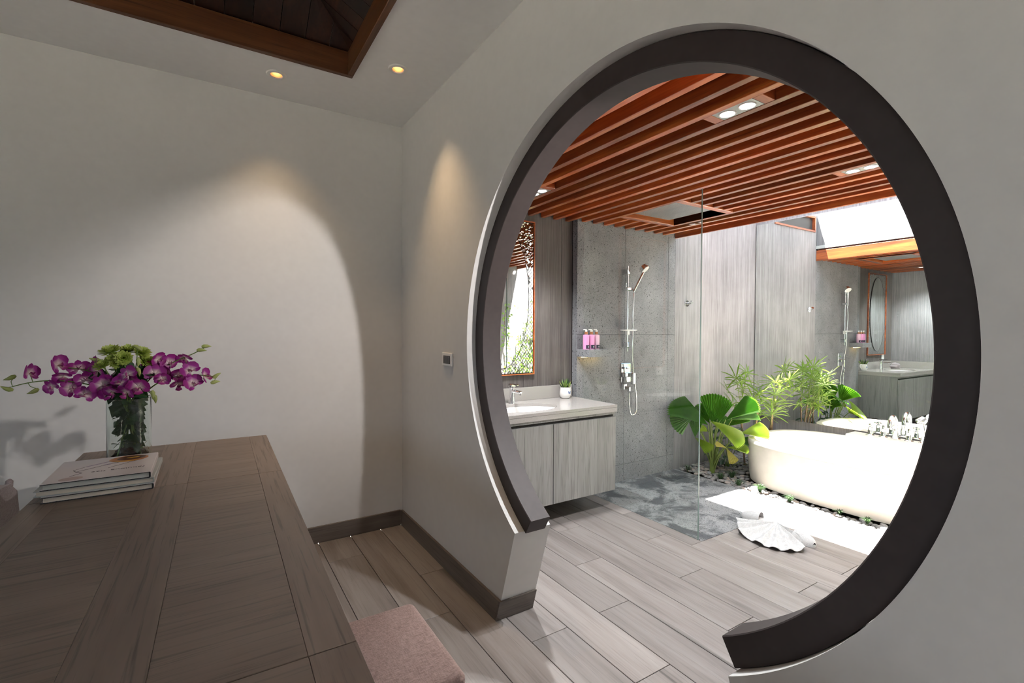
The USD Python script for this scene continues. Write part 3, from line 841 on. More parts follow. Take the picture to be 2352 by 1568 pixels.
# ------------------------------------------------------------------ vanity
XV0, XV1, YV0 = XB + 0.03, 2.535, 2.565
cab = thing('vanity_cabinet', 'wall-hung grey oak vanity cabinet with two plain doors', 'cabinet', (0, 0, 0))
obj('carcass', cat(box(XV0, XV0 + 0.018, YV0 + 0.022, YV - 0.001, 0.152, 0.728), box(XV1 - 0.020, XV1 - 0.002, YV0 + 0.022, YV - 0.001, 0.152, 0.728), box(XV0 + 0.018, XV1 - 0.020, YV0 + 0.022, YV - 0.001, 0.152, 0.17), box(XV0 + 0.018, XV1 - 0.020, YV - 0.012, YV - 0.001, 0.17, 0.728)), 'vanity_oak', cab)
obj('rail', box(XV0, XV1 - 0.002, YV0 + 0.002, YV0 + 0.0215, 0.712, 0.728), 'vanity_oak', cab)
for a, b in ((XV0 + 0.001, 1.9555), (1.9595, XV1 - 0.002)):
    obj('door', rbox(a, b, YV0, YV0 + 0.02, 0.150, 0.693, 0.0015), 'vanity_oak', cab)
obj('grip_recess', box(XV0 + 0.001, XV1 - 0.02, YV0 + 0.014, YV0 + 0.0215, 0.695, 0.711), 'dark_gap', cab)
top = thing('vanity_worktop', 'speckled grey-brown quartz worktop with upstand and undermounted basin cut-out', 'worktop')
bx, by = 1.86, 2.79
cut = shapely.affinity.scale(sg.Point(bx, by).buffer(1.0, 48), 0.27, 0.165)
obj('slab', extrude_z(sg.box(XV0, YV0 - 0.01, XV1, YV - 0.001).difference(cut), 0.763, 0.782), 'quartz', top)
obj('edge_strip', cat(box(XV0, XV1, YV0 - 0.01, YV0 + 0.02, 0.730, 0.7615), box(XV1 - 0.03, XV1, YV0 + 0.0205, YV - 0.001, 0.730, 0.7615)), 'quartz', top)
obj('upstand', cat(rbox(XV0 + 0.016, XV1 - 0.002, YV - 0.017, YV - 0.0005, 0.7825, 0.884, 0.001)), 'quartz', top)
obj('side_upstand', rbox(XV0 - 0.005, XV0 + 0.0155, 2.02 + 0.5, YV - 0.018, 0.7825, 0.884, 0.001), 'quartz', top)
t = thing('wash_basin', 'white oval undermounted wash basin', 'basin', (bx, by, 0.762))
obj('bowl', lathe([(1.0, 0.0), (0.97, -0.02), (0.9, -0.06), (0.75, -0.1), (0.5, -0.118), (0.12, -0.122), (0.0, -0.122), (0.0, -0.132), (0.5, -0.13), (0.8, -0.11), (0.95, -0.07), (1.03, -0.02), (1.06, 0.0), (1.0, 0.0)], 56, (0, 0, 0), 0.268, 0.163), 'ceramic', t, 40)
obj('waste', lathe([(0.0005, -0.119), (0.02, -0.119), (0.022, -0.121)], 20), 'chrome', t, 40)
t = thing('basin_mixer', 'chrome single-lever basin mixer tap on the worktop', 'tap', (1.90, 3.005, 0.782))
obj('body', tube([(0, 0, 0), (0, 0, 0.006), (0, -0.002, 0.09), (0, -0.004, 0.122)], [0.026, 0.024, 0.018, 0.021], 20), 'chrome', t, 40)
obj('spout', cat(rbox(-0.014, 0.014, -0.125, 0.0, 0.085, 0.104, 0.005), cyl((0, -0.112, 0.087), (0, -0.112, 0.074), 0.011)), 'chrome', t)
obj('lever', cat(rbox(-0.02, 0.02, -0.03, 0.02, 0.124, 0.146, 0.005), rbox(-0.008, 0.008, -0.085, -0.02, 0.14, 0.147, 0.002)), 'chrome', t)

t = thing('mug', 'white mug with blue butterfly used as a succulent pot', 'mug', (2.418, 3.018, 0.782), 20)
obj('cup', lathe([(0.0005, 0), (0.03, 0), (0.038, 0.006), (0.045, 0.03), (0.044, 0.055), (0.039, 0.085), (0.041, 0.09), (0.038, 0.09), (0.036, 0.084), (0.041, 0.054), (0.0005, 0.052)], 36), 'ceramic', t, 40)
obj('handle', tube(spline([(0.039, -0.004, 0.078), (0.058, -0.006, 0.083), (0.068, -0.007, 0.064), (0.06, -0.006, 0.04), (0.043, -0.004, 0.026)], 6), 0.0058, 10), 'ceramic', t, 40)
wing = sg.Polygon([(0.001, 0.0), (0.006, 0.009), (0.014, 0.0135), (0.0165, 0.010), (0.013, 0.002), (0.0095, -0.001), (0.0115, -0.006), (0.008, -0.011), (0.003, -0.008)])
bf = shapely.union_all([wing, shapely.affinity.scale(wing, -1, 1, origin=(0, 0)), sg.box(-0.0012, -0.009, 0.0012, 0.009)])
bfm = trimesh.creation.extrude_polygon(bf, 0.0006, engine='earcut').subdivide().subdivide()
v = np.array(bfm.vertices); ang = -1.72 + v[:, 0] / 0.045; rr = 0.0445 + v[:, 2]
bfm.vertices = np.c_[rr * np.cos(ang), rr * np.sin(ang), 0.047 + v[:, 1]]
obj('butterfly', bfm, 'butterfly_blue', t)
rng = random.Random(5)
bl_ = []
t2 = thing('succulent', 'small spiky green succulent planted in the white mug', 'succulent', (2.418, 3.018, 0.834))
obj('soil', lathe([(0.0005, 0.006), (0.03, 0.005), (0.0385, 0.001)], 20), 'soil', t2)
for k in range(30):
    a, e = rng.uniform(0, 2 * PI), rng.uniform(0.15, 1.0)
    d = np.array([math.cos(a) * e, math.sin(a) * e, 1.2]); d /= np.linalg.norm(d)
    p0 = np.array([math.cos(a), math.sin(a), 0]) * rng.uniform(0, 0.015) + [0, 0, 0.006]
    L = rng.uniform(0.05, 0.1)
    obj('leaf', tube([p0, p0 + d * L * 0.4, p0 + d * L * 0.8 + [0, 0, 0.004], p0 + d * L + [0, 0, 0.01]], [0.005, 0.0055, 0.0035, 0.0004], 6), ['vine_leaf', 'grass_blade', 'bud_green'][k % 3], t2, 40)

t = thing('wall_socket', 'small white socket plate on the dark wall beside the basin', 'socket', (1.62, YV, 0.95))
obj('plate', rbox(-0.04, 0.04, -0.008, -0.0003, -0.04, 0.04, 0.002), 'white_plastic', t)
t = thing('tissue_holder', 'crumpled grey tissue pouch on the worktop left of the basin', 'tissue pouch', (1.56, 2.95, 0.782))
b = trimesh.creation.icosphere(3, 1.0); v = np.array(b.vertices)
v = v * np.array([0.085, 0.055, 0.05]) * (0.85 + 0.4 * meshkit.noise(v * 2.3, 4))[:, None]
v[:, 2] = np.maximum(v[:, 2], -0.03) + 0.0305
b.vertices = v
obj('pouch', b, 'mauve_fabric', t)

# framed mirror over the basin: lens of plain mirror in a field of small faceted diamonds
t = thing('vanity_mirror', 'rectangular mirror with lens-shaped centre and faceted diamond border in thin copper frame', 'mirror', (1.858, YV, 1.575))
mw_, mh_ = 0.295, 0.592
obj('frame', cat(box(-mw_, mw_, -0.0195, -0.0004, mh_ - 0.007, mh_), box(-mw_, mw_, -0.0195, -0.0004, -mh_, -mh_ + 0.007), box(-mw_, -mw_ + 0.007, -0.0195, -0.0004, -mh_ + 0.007, mh_ - 0.007), box(mw_ - 0.007, mw_, -0.0195, -0.0004, -mh_ + 0.007, mh_ - 0.007)), 'slat_wood_x', t)
obj('backing', box(-mw_ + 0.007, mw_ - 0.007, -0.006, -0.0008, -mh_ + 0.007, mh_ - 0.007), 'black', t)
lens = shapely.affinity.scale(sg.Point(0, 0).buffer(1.0, 64), 0.238, 0.535)
lm = trimesh.creation.extrude_polygon(lens, 0.004, engine='earcut'); v = np.array(lm.vertices); lm.vertices = np.c_[v[:, 0], -0.0165 + v[:, 2], v[:, 1]]; lm.invert()
obj('lens_mirror', lm, 'mirror_glass', t)
rim = lens.buffer(0.004).difference(lens.buffer(0.0005))
lm = trimesh.creation.extrude_polygon(rim, 0.006, engine='earcut'); v = np.array(lm.vertices); lm.vertices = np.c_[v[:, 0], -0.0175 + v[:, 2], v[:, 1]]; lm.invert()
obj('lens_rim', lm, 'dark_plastic', t)
rs = np.random.RandomState(7)
inner = sg.box(-mw_ + 0.013, -mh_ + 0.013, mw_ - 0.013, mh_ - 0.013).difference(lens.buffer(0.005))
dv, df = [], []
px_, pz_ = 0.027, 0.031
for i in range(-24, 25):
    for j in range(-42, 43):
        x0, z0 = i * px_ / 2, j * pz_ / 2
        if (i + j) % 2:
            continue
        dm = sg.Polygon([(x0 - px_ / 2 + .0016, z0), (x0, z0 - pz_ / 2 + .0018), (x0 + px_ / 2 - .0016, z0), (x0, z0 + pz_ / 2 - .0018)]).intersection(inner)
        if dm.is_empty or dm.geom_type != 'Polygon' or dm.area < 2e-5:
            continue
        pts = np.array(dm.exterior.coords)[:-1]
        tx, tz = rs.normal(0, 0.022, 2)
        c0 = pts.mean(0)
        n0 = len(dv)
        for p in pts:
            dv.append((p[0], -0.011 + tx * (p[0] - c0[0]) + tz * (p[1] - c0[1]), p[1]))
        for k in range(1, len(pts) - 1):
            df.append((n0, n0 + k, n0 + k + 1))
dm_ = trimesh.Trimesh(np.array(dv), np.array(df), process=False)
if dm_.face_normals[:, 1].mean() > 0:
    dm_.invert()
p = obj('diamond_facets', dm_, 'mirror_glass', t)
p.SetCustomDataByKey('kind', 'stuff')

# the big courtyard mirror
t = thing('wall_mirror', 'large frameless mirror covering the courtyard wall above the bathtub', 'mirror')
obj('glass', box(XM - 0.012, XM - 0.004, YE + 0.06, YS - 0.015, 0.41, 2.475), 'mirror_glass', t)
obj('edge', cat(box(XM - 0.0125, XM - 0.0005, YS - 0.0148, YS - 0.010, 0.41, 2.475), box(XM - 0.0125, XM - 0.0005, YE + 0.06, YS - 0.015, 2.4752, 2.48)), 'alu', t)

# ------------------------------------------------------------------ bathtub
def superell(a, b, n, k=96):
    th = np.arange(k) * 2 * PI / k
    cth, sth = np.cos(th), np.sin(th)
    return np.c_[a * np.sign(cth) * np.abs(cth) ** (2 / n), b * np.sign(sth) * np.abs(sth) ** (2 / n)]


tub = thing('bathtub', 'cream terrazzo oval bathtub standing among pebbles under the mirror', 'bathtub', (4.45, 1.75, 0.0))
lv = [(0.0, -0.006, 2.6), (0.06, 0.0, 2.6), (0.2, 0.008, 2.7), (0.34, 0.008, 2.8), (0.358, 0.004, 2.8), (0.365, -0.006, 2.8), (0.365, -0.04, 2.8), (0.358, -0.052, 2.8), (0.33, -0.062, 2.8), (0.2, -0.09, 2.6), (0.10, -0.14, 2.5), (0.07, -0.20, 2.4), (0.065, -0.35, 2.3)]
K = 96
V = np.vstack([np.c_[superell(0.542 + d, 0.832 + d, n, K), np.full(K, z)] for z, d, n in lv])
Fc = []
for i in range(len(lv) - 1):
    for k in range(K):
        a, b2 = i * K + k, i * K + (k + 1) % K
        Fc += [(a, b2, b2 + K), (a, b2 + K, a + K)]
V = np.vstack([V, [0, 0, 0.065], [0, 0, 0.0]])
o = (len(lv) - 1) * K
for k in range(K):
    Fc += [(o + k, o + (k + 1) % K, len(V) - 2), ((k + 1) % K, k, len(V) - 1)]
obj('shell', trimesh.Trimesh(V, np.array(Fc), process=False), 'tub_stone', tub, 50)
obj('tap_deck', rbox(0.43, 0.615, -0.85, 0.292, 0.30, 0.40, 0.006), 'tub_stone', tub)
obj('waste', lathe([(0.0005, 0.069), (0.03, 0.069), (0.034, 0.066)], 24), 'chrome', tub, 40)
ZD = 0.40


def cross_valve(x, y, rz, label):
    t = thing('bath_valve', label, 'tap', (x, y, ZD), rz)
    obj('body', lathe([(0.0005, 0), (0.034, 0), (0.034, 0.006), (0.022, 0.012), (0.018, 0.03), (0.016, 0.06), (0.018, 0.068), (0.010, 0.075), (0.008, 0.095), (0.0005, 0.098)], 24), 'chrome', t, 40)
    obj('cross_handle', cat(cyl((-0.036, 0, 0.09), (0.036, 0, 0.09), 0.0055), cyl((0, -0.036, 0.09), (0, 0.036, 0.09), 0.0055), lathe([(0.0005, 0.105), (0.011, 0.102), (0.012, 0.084), (0.0005, 0.082)], 16)), 'chrome', t, 40)


cross_valve(4.985, 1.888, 10, 'chrome cross-handle bath valve furthest from the hand shower on the tub deck')
cross_valve(4.985, 1.79, 40, 'chrome cross-handle bath valve directly beside the gooseneck spout')
t = thing('bath_spout', 'chrome gooseneck bath spout on the tub deck', 'bath spout', (4.985, 1.70, ZD))
obj('base', lathe([(0.0005, 0), (0.036, 0), (0.036, 0.008), (0.024, 0.014), (0.022, 0.07), (0.0005, 0.072)], 24), 'chrome', t, 40)
obj('gooseneck', tube(spline([(0, 0, 0.06), (0, 0, 0.125), (-0.02, 0, 0.178), (-0.065, 0, 0.2), (-0.11, 0, 0.18), (-0.13, 0, 0.13), (-0.131, 0, 0.11)], 6), 0.0165, 16), 'chrome', t, 40)
cross_valve(4.985, 1.608, 25, 'chrome cross-handle bath valve between spout and hand shower')
t = thing('bath_hand_shower', 'chrome hand shower standing in its holder on the tub deck', 'hand shower', (4.985, 1.508, ZD))
obj('holder', lathe([(0.0005, 0), (0.036, 0), (0.036, 0.007), (0.02, 0.014), (0.018, 0.06), (0.0005, 0.062)], 24), 'chrome', t, 40)
obj('handle', tube([(0, 0, 0.05), (-0.002, 0.002, 0.11), (-0.012, 0.012, 0.168)], [0.012, 0.0115, 0.013], 14), 'chrome', t, 40)
fd = np.array([-0.55, 0.25, -0.45]); fd /= np.linalg.norm(fd); hc = np.array([-0.014, 0.016, 0.185])
obj('head', tube([hc - fd * 0.03, hc - fd * 0.028, hc + fd * 0.012, hc + fd * 0.016], [0.018, 0.03, 0.036, 0.034], 24), 'chrome', t, 30)

# ------------------------------------------------------------------ pebble strip
pb = thing('pebble_bed', 'strip of rounded grey and brown river pebbles around the bathtub', 'pebble bed', kind='structure')
obj('soil', box(3.781, XM - 0.001, YE + 0.001, YS - 0.001, -0.4, -0.03), 'soil', pb)
rng = random.Random(11)
base_pebbles = []
for k in range(6):
    m = trimesh.creation.icosphere(2, 1.0); v = np.array(m.vertices)
    v = v * (0.88 + 0.24 * meshkit.noise(v * 1.3 + k * 7.1, k))[:, None]
    m.vertices = v * np.array([1.0, 0.68, 0.48])
    base_pebbles.append(m)


def in_tub(x, y, e=0.0):
    return (abs(x - 4.45) / (0.55 + e)) ** 2.6 + (abs(y - 1.75) / (0.84 + e)) ** 2.6 < 1


placed, rest = [], []
cells = []
for i in range(30):
    for j in range(68):
        x = 3.80 + i * 0.042 + (0.021 if j % 2 else 0) + rng.uniform(-.008, .008)
        y = YE + 0.03 + j * 0.040 + rng.uniform(-.008, .008)
        if x > XM - 0.03 or y > YS - 0.02 or in_tub(x, y, 0.012) or math.hypot(x - 3.945, y - 2.745) < 0.035:
            continue
        cells.append((x, y))
cells.sort(key=lambda q: (q[0] - 0.55 * q[1]) + (0 if q[1] > 1.25 else 9))
for n, (x, y) in enumerate(cells):
    s = rng.uniform(0.018, 0.034)
    m = base_pebbles[rng.randrange(6)].copy()
    m.apply_scale(s)
    m.apply_transform(rotm(rng.uniform(-18, 18), (1, 0, 0)))
    m.apply_transform(rotm(rng.uniform(0, 360), (0, 0, 1)))
    m.apply_translation((x, y, -0.020 + rng.uniform(0, 0.014) + 0.02 * max(0, min(1, (y - 2.2) / 0.6))))
    if n < 290:
        obj('pebble', m, 'pebble_%s' % 'abcde'[rng.randrange(5)], pb, True)
    else:
        rest.append(m)
if rest:
    obj('pebbles', cat(*rest), 'pebble_e', pb, True).SetCustomDataByKey('kind', 'stuff')

# tufts of dwarf grass
def tuft(x, y, seed, label, r=0.075, n=80):
    rg = random.Random(seed)
    t = thing('grass_tuft', label, 'grass tuft', (x, y, -0.005), 0, None)
    ms = []
    for k in range(n):
        a, L, lean = rg.uniform(0, 2 * PI), rg.uniform(0.6, 1.15) * r, rg.uniform(0.2, 1.0)
        d = np.array([math.cos(a), math.sin(a), 0]); s = np.array([-d[1], d[0], 0]) * 0.0022
        p = [d * 0.006, d * (0.006 + L * 0.4 * lean) + [0, 0, L * 0.75], d * (0.006 + L * 0.95 * lean) + [0, 0, L * (1.0 - 0.35 * lean)]]
        V = [p[0] - s, p[0] + s, p[1] - s * 0.9, p[1] + s * 0.9, p[2]]
        ms.append(trimesh.Trimesh(np.array(V), [(0, 1, 3), (0, 3, 2), (2, 3, 4)], process=False))
    obj('blades', cat(*ms), 'grass_blade', t).SetCustomDataByKey('kind', 'stuff')


tuft(3.80, 2.90, 1, 'dark grass tuft in the pebbles closest to the shower wall')
tuft(3.83, 2.58, 2, 'dark grass tuft in front of the palm stem')
tuft(3.97, 2.56, 3, 'dark grass tuft between the palm stem and the bathtub end')
tuft(3.815, 2.40, 4, 'grass tuft low beside the left end of the bathtub', 0.07)
tuft(3.83, 2.22, 5, 'small bright grass tuft at the edge of the sun patch', 0.07)
tuft(3.81, 1.97, 6, 'sunlit pale grass tuft against the middle of the tub front', 0.06)
tuft(3.85, 1.64, 7, 'flat grass tuft tucked under the tub front', 0.045)
tuft(3.84, 1.46, 8, 'grass tuft beside stones at the right end of the tub front', 0.05)

# ------------------------------------------------------------------ plants
def fan_leaf(hub, tip, normal, spread, pleats=13, fold=0.0, droop=0.12, tooth=0.05, amp=0.016, rim=0.10):
    hub, tip = np.array(hub, float), np.array(tip, float)
    ax = tip - hub; R = np.linalg.norm(ax); ax /= R
    n = np.array(normal, float); n = n - ax * np.dot(n, ax); n /= np.linalg.norm(n)
    b = np.cross(n, ax)
    th = np.linspace(-spread, spread, 2 * pleats + 1)
    rr = np.linspace(0.02, 1.0, 9)
    V = []
    for i, q in enumerate(th):
        edge = 1.0 - rim * (abs(q) / spread) ** 2 * 0.6 - (tooth if i % 2 else 0)
        for s in rr:
            r = R * s * edge
            h = (amp if i % 2 else -amp) * s * R * 2.2 - droop * R * s ** 2 + fold * R * s * (q / 1.2) ** 2
            V.append(hub + ax * r * math.cos(q) + b * r * math.sin(q) + n * h)
    k = len(rr)
    Fc = []
    for i in range(len(th) - 1):
        for j in range(k - 1):
            a, c_ = i * k + j, (i + 1) * k + j
            Fc += [(a, c_, c_ + 1), (a, c_ + 1, a + 1)]
    return trimesh.Trimesh(np.array(V), np.array(Fc), process=False)


palm = thing('fan_palm', 'broad pleated fan palm growing from pebbles at the end of the bathtub', 'palm', (3.945, 2.745, -0.01))
PB = np.array([3.945, 2.745, -0.01])
leaves = [  # hub, tip, normal, spread, fold, droop, look
    ((3.761, 2.831, 0.534), (3.655, 3.005, 0.495), (-0.5, -0.8, 0.35), 0.95, 0.0, 0.05, 'palm_leaf'),
    ((3.799, 2.688, 0.475), (3.659, 2.978, 0.687), (-0.55, -0.2, 0.9), 0.42, 0.35, 0.12, 'palm_leaf'),
    ((3.938, 2.751, 0.473), (4.004, 2.744, 0.742), (-0.85, -0.55, 0.2), 0.62, 0.1, 0.0, 'palm_leaf'),
    ((3.97, 2.793, 0.457), (3.951, 2.908, 0.633), (-0.8, -0.6, 0.3), 0.45, 0.1, 0.0, 'palm_leaf'),
    ((3.877, 2.629, 0.51), (3.926, 2.628, 0.711), (-0.6, -0.8, 0.1), 0.5, 0.1, 0.0, 'palm_leaf'),
    ((3.989, 2.643, 0.514), (4.147, 2.45, 0.716), (-0.5, -0.25, 0.8), 0.42, 0.1, 0.06, 'palm_leaf'),
    ((4.076, 2.693, 0.434), (4.191, 2.562, 0.575), (-0.7, -0.5, 0.5), 0.40, 0.1, 0.05, 'palm_leaf'),
    ((3.766, 2.649, 0.523), (3.925, 2.385, 0.408), (-0.45, -0.1, 0.9), 0.40, 0.25, 0.22, 'palm_leaf_pale'),
    ((3.777, 2.808, 0.344), (3.76, 2.797, 0.511), (-0.9, -0.4, 0.1), 0.42, 0.35, 0.08, 'palm_leaf'),
    ((3.777, 2.808, 0.344), (3.773, 2.639, 0.284), (-0.6, -0.2, 0.8), 0.38, 0.3, 0.25, 'palm_leaf_pale'),
    ((4.036, 2.522, 0.407), (4.207, 2.364, 0.466), (-0.6, -0.3, 0.75), 0.48, 0.15, 0.1, 'palm_leaf_pale'),
    ((3.891, 2.556, 0.291), (3.991, 2.412, 0.301), (-0.4, -0.3, 0.85), 0.35, 0.25, 0.1, 'palm_leaf_pale'),
    ((3.86, 2.548, 0.292), (3.886, 2.475, 0.164), (-0.7, -0.6, 0.2), 0.34, 0.2, 0.15, 'palm_leaf_dry'),
    ((3.86, 2.548, 0.292), (3.795, 2.606, 0.337), (-0.5, -0.4, 0.8), 0.36, 0.2, 0.15, 'palm_leaf_dry'),
    ((4.025, 2.591, 0.334), (4.141, 2.424, 0.347), (-0.5, -0.3, 0.8), 0.42, 0.15, 0.15, 'palm_leaf'),
    ((3.717, 2.719, 0.423), (3.749, 2.674, 0.466), (-0.8, -0.5, 0.3), 0.6, 0.2, 0.05, 'palm_leaf_pale'),
    ((3.99, 2.73, 0.50), (4.13, 2.86, 0.66), (-0.7, -0.2, 0.7), 0.6, 0.1, 0.05, 'palm_leaf'),
    ((4.06, 2.78, 0.42), (4.30, 2.86, 0.52), (-0.3, -0.5, 0.8), 0.6, 0.1, 0.1, 'palm_leaf'),
    ((4.02, 2.60, 0.52), (4.26, 2.55, 0.62), (-0.2, -0.4, 0.9), 0.6, 0.1, 0.1, 'palm_leaf'),
]
for k, (h, tp, nn, sp, fo, dr, lk) in enumerate(leaves):
    lf = obj('leaf', moved(fan_leaf(h, tp, nn, sp, 13, fo, dr), -PB), lk, palm, 25, 'yellowing ragged drooping leaf' if lk == 'palm_leaf_dry' else None)
    if k in (9, 13):
        continue
    hub = np.array(h) - PB
    b0 = np.array([0.012 * math.cos(k * 2.4), 0.012 * math.sin(k * 2.4), 0.01])
    ptsp = spline([b0, b0 + (hub - b0) * np.array([0.25, 0.25, 0.45]), b0 + (hub - b0) * np.array([0.65, 0.65, 0.8]), hub], 5)
    obj('petiole', tube(ptsp, np.linspace(0.0085, 0.004, len(ptsp)), 8), 'petiole', lf, 40)
obj('stem', tube([(0, 0, 0.0), (0.002, 0, 0.08), (0.004, -0.004, 0.2)], [0.02, 0.017, 0.008], 12), 'stem_brown', palm, 40)


def palmate(hub, dirn, n=8, L=0.15, seed=0, wd=0.008):
    rg = random.Random(seed)
    d = np.array(dirn, float); d /= np.linalg.norm(d)
    u = np.cross(d, [0, 0, 1.0]); u /= np.linalg.norm(u); w = np.cross(u, d)
    ms = []
    for k in range(n):
        a = -2.2 + 4.4 * k / (n - 1) + rg.uniform(-.08, .08)
        v_ = d * math.cos(a) * 0.95 + u * math.sin(a) + w * rg.uniform(0.0, 0.35)
        v_ /= np.linalg.norm(v_)
        s = np.cross(v_, w + d * 0.2); s /= np.linalg.norm(s)
        l = L * rg.uniform(0.8, 1.15)
        nrm = np.cross(s, v_)
        if nrm[2] < 0:
            nrm = -nrm
        pts = [(0, 0.25), (0.25, 0.9), (0.6, 1.0), (0.85, 0.7), (1.0, 0.12)]
        V, Fc = [], []
        for q, f in pts:
            c_ = np.array(hub) + v_ * l * q - np.array([0, 0, 1]) * 0.22 * l * q ** 2
            V += [c_ - s * wd * f, c_ - nrm * wd * 0.3 * f, c_ + s * wd * f]
        for i in range(4):
            for j in range(2):
                a_, b_ = 3 * i + j, 3 * i + j + 1
                Fc += [(a_, b_, b_ + 3), (a_, b_ + 3, a_ + 3)]
        ms.append(trimesh.Trimesh(np.array(V), np.array(Fc), process=False))
    return cat(*ms)


def rhapis(name_label, base, hubs, seed):
    rg = random.Random(seed)
    base = np.array(base, float)
    t = thing('lady_palm', name_label, 'palm', base)
    canes = [base + [rg.uniform(-.05, .05), rg.uniform(-.05, .05), 0] for _ in range(3)]
    tops = []
    for k, c0 in enumerate(canes):
        tp = c0 + [rg.uniform(-.05, .08), rg.uniform(-.08, .04), rg.uniform(0.5, 0.66)]
        tops.append(tp)
        obj('cane', tube(spline([c0, (c0 + tp) / 2 + [0.01, 0.01, 0], tp], 5), 0.0075, 8), 'stem_brown', t, 40)
    tt = [np.array(q) for q in tops]
    for p in list(t.GetChildren()):
        pass
    for k, h in enumerate(hubs):
        h = np.array(h, float)
        c0 = canes[k % 3]; tp = tt[k % 3]
        f = min(0.98, max(0.3, (h[2] - 0.12 - c0[2]) / (tp[2] - c0[2])))
        st = c0 + (tp - c0) * f
        out = h - st; out[2] = abs(out[2]) * 0.4 + 0.02
        lf = obj('leaf', moved(palmate(h, out + [0, 0, 0.05], rg.choice((7, 8, 9, 10)), rg.uniform(0.15, 0.21), seed * 50 + k), -base), 'rhapis_leaf', t)
        obj('petiole', moved(tube(spline([st, (st + h) / 2 + [0, 0, 0.02], h], 4), 0.0028, 6), -base), 'petiole', lf, 40)
    # canes are given in world space above: bring them home
    for p in t.GetChildren():
        if p.GetName().startswith('cane'):
            a = UsdGeom.Mesh(p).GetPointsAttr()
            a.Set(Vt.Vec3fArray.FromNumpy((np.array(a.Get()) - base).astype(np.float32)))


rhapis('lady palm with narrow finger leaves against the striped garden wall, left clump', (4.46, 2.72, -0.01),
       [(4.394, 2.708, 0.85), (4.348, 2.775, 0.861), (4.378, 2.731, 0.769), (4.477, 2.589, 0.735), (4.467, 2.603, 0.62), (4.434, 2.651, 0.674), (4.56, 2.86, 0.80), (4.36, 2.86, 0.72), (4.52, 2.76, 0.9), (4.60, 2.70, 0.70), (4.40, 2.84, 0.6)], 3)
rhapis('lady palm with sunlit finger leaves between the tub and the big mirror', (4.76, 2.68, -0.01),
       [(4.632, 2.541, 0.827), (4.696, 2.449, 0.854), (4.63, 2.545, 0.716), (4.63, 2.544, 0.629), (4.566, 2.637, 0.513), (4.613, 2.568, 0.519), (4.654, 2.509, 0.754), (4.85, 2.52, 0.84), (4.82, 2.42, 0.78), (4.90, 2.60, 0.92), (4.78, 2.55, 0.95), (4.94, 2.72, 0.8), (4.70, 2.62, 0.58), (4.88, 2.44, 0.62)], 4)

rg = random.Random(21)
t = thing('leafy_shrub', 'dark broad-leaved shrub in shade behind the palm stem', 'shrub', (4.22, 2.78, -0.01))
for k in range(44):
    a, r, z = rg.uniform(0, 2 * PI), rg.uniform(0.03, 0.2), rg.uniform(0.06, 0.42)
    c0 = np.array([math.cos(a) * r, math.sin(a) * r, z])
    d = np.array([math.cos(a), math.sin(a), rg.uniform(-0.3, 0.4)]); d /= np.linalg.norm(d)
    s = np.cross(d, [0, 0, 1.0]); s /= np.linalg.norm(s); L = rg.uniform(0.06, 0.10)
    V, Fc = [], []
    for q, f in ((0, .1), (.3, .9), (.6, 1), (.85, .6), (1, .05)):
        cc = c0 + d * L * q - np.array([0, 0, 1]) * L * 0.3 * q * q
        V += [cc - s * L * 0.26 * f, cc - [0, 0, 0.004 * f], cc + s * L * 0.26 * f]
    for i in range(4):
        for j in range(2):
            a_, b_ = 3 * i + j, 3 * i + j + 1
            Fc += [(a_, b_, b_ + 3), (a_, b_ + 3, a_ + 3)]
    obj('leaf', trimesh.Trimesh(np.array(V), np.array(Fc), process=False), 'dark_leaf', t)
    if k % 4 == 0:
        obj('stalk', tube([(0.01 * math.cos(a), 0.01 * math.sin(a), 0), c0 * [0.5, 0.5, 0.6], c0], 0.003, 6), 'stem_green', t, 40)

# creeper on the sunlit end wall, seen in the basin mirror
rg = random.Random(31)
t = thing('climbing_vine', 'leafy green creeper on the bright end wall, reflected in the basin mirror', 'creeper', (3.9, YE, -0.03))
ms = []
vines = [[(rg.uniform(-.05, .05) + k * 0.09, 0.03, 0.0)] for k in range(-3, 4)]
for vline in vines:
    hgt = rg.uniform(0.9, 2.0)
    x = vline[0][0]
    for s in range(1, 12):
        x += rg.uniform(-.035, .035)
        vline.append((x, 0.02 + rg.uniform(0, .02), hgt * s / 11))
    obj('vine_stem', tube(vline, 0.004, 6), 'stem_brown', t, 40)
    for s in range(120):
        f = rg.random() ** 0.8 * 10.99
        a_ = np.array(vline[int(f)]); b_ = np.array(vline[min(int(f) + 1, 11)])
        c0 = a_ + (b_ - a_) * (f % 1) + np.array([rg.gauss(0, .05), rg.uniform(.0, .07), rg.gauss(0, .03)])
        d = np.array([rg.gauss(0, 1), rg.uniform(0, .8), rg.gauss(-.3, 1)]); d /= np.linalg.norm(d)
        s_ = np.cross(d, [rg.gauss(0, .3), 1, rg.gauss(0, .3)]); s_ /= max(np.linalg.norm(s_), 1e-6); L = rg.uniform(.03, .055)
        ms.append(trimesh.Trimesh(np.array([c0, c0 + d * L * .45 + s_ * L * .35, c0 + d * L, c0 + d * L * .45 - s_ * L * .35]), [(0, 1, 2), (0, 2, 3)], process=False))
lv_ = cat(*ms)
v = np.array(lv_.vertices); v[:, 1] = np.maximum(v[:, 1], 0.004); v[:, 2] = np.maximum(v[:, 2], 0.035); lv_.vertices = v
obj('foliage', lv_, 'vine_leaf', t).SetCustomDataByKey('kind', 'stuff')

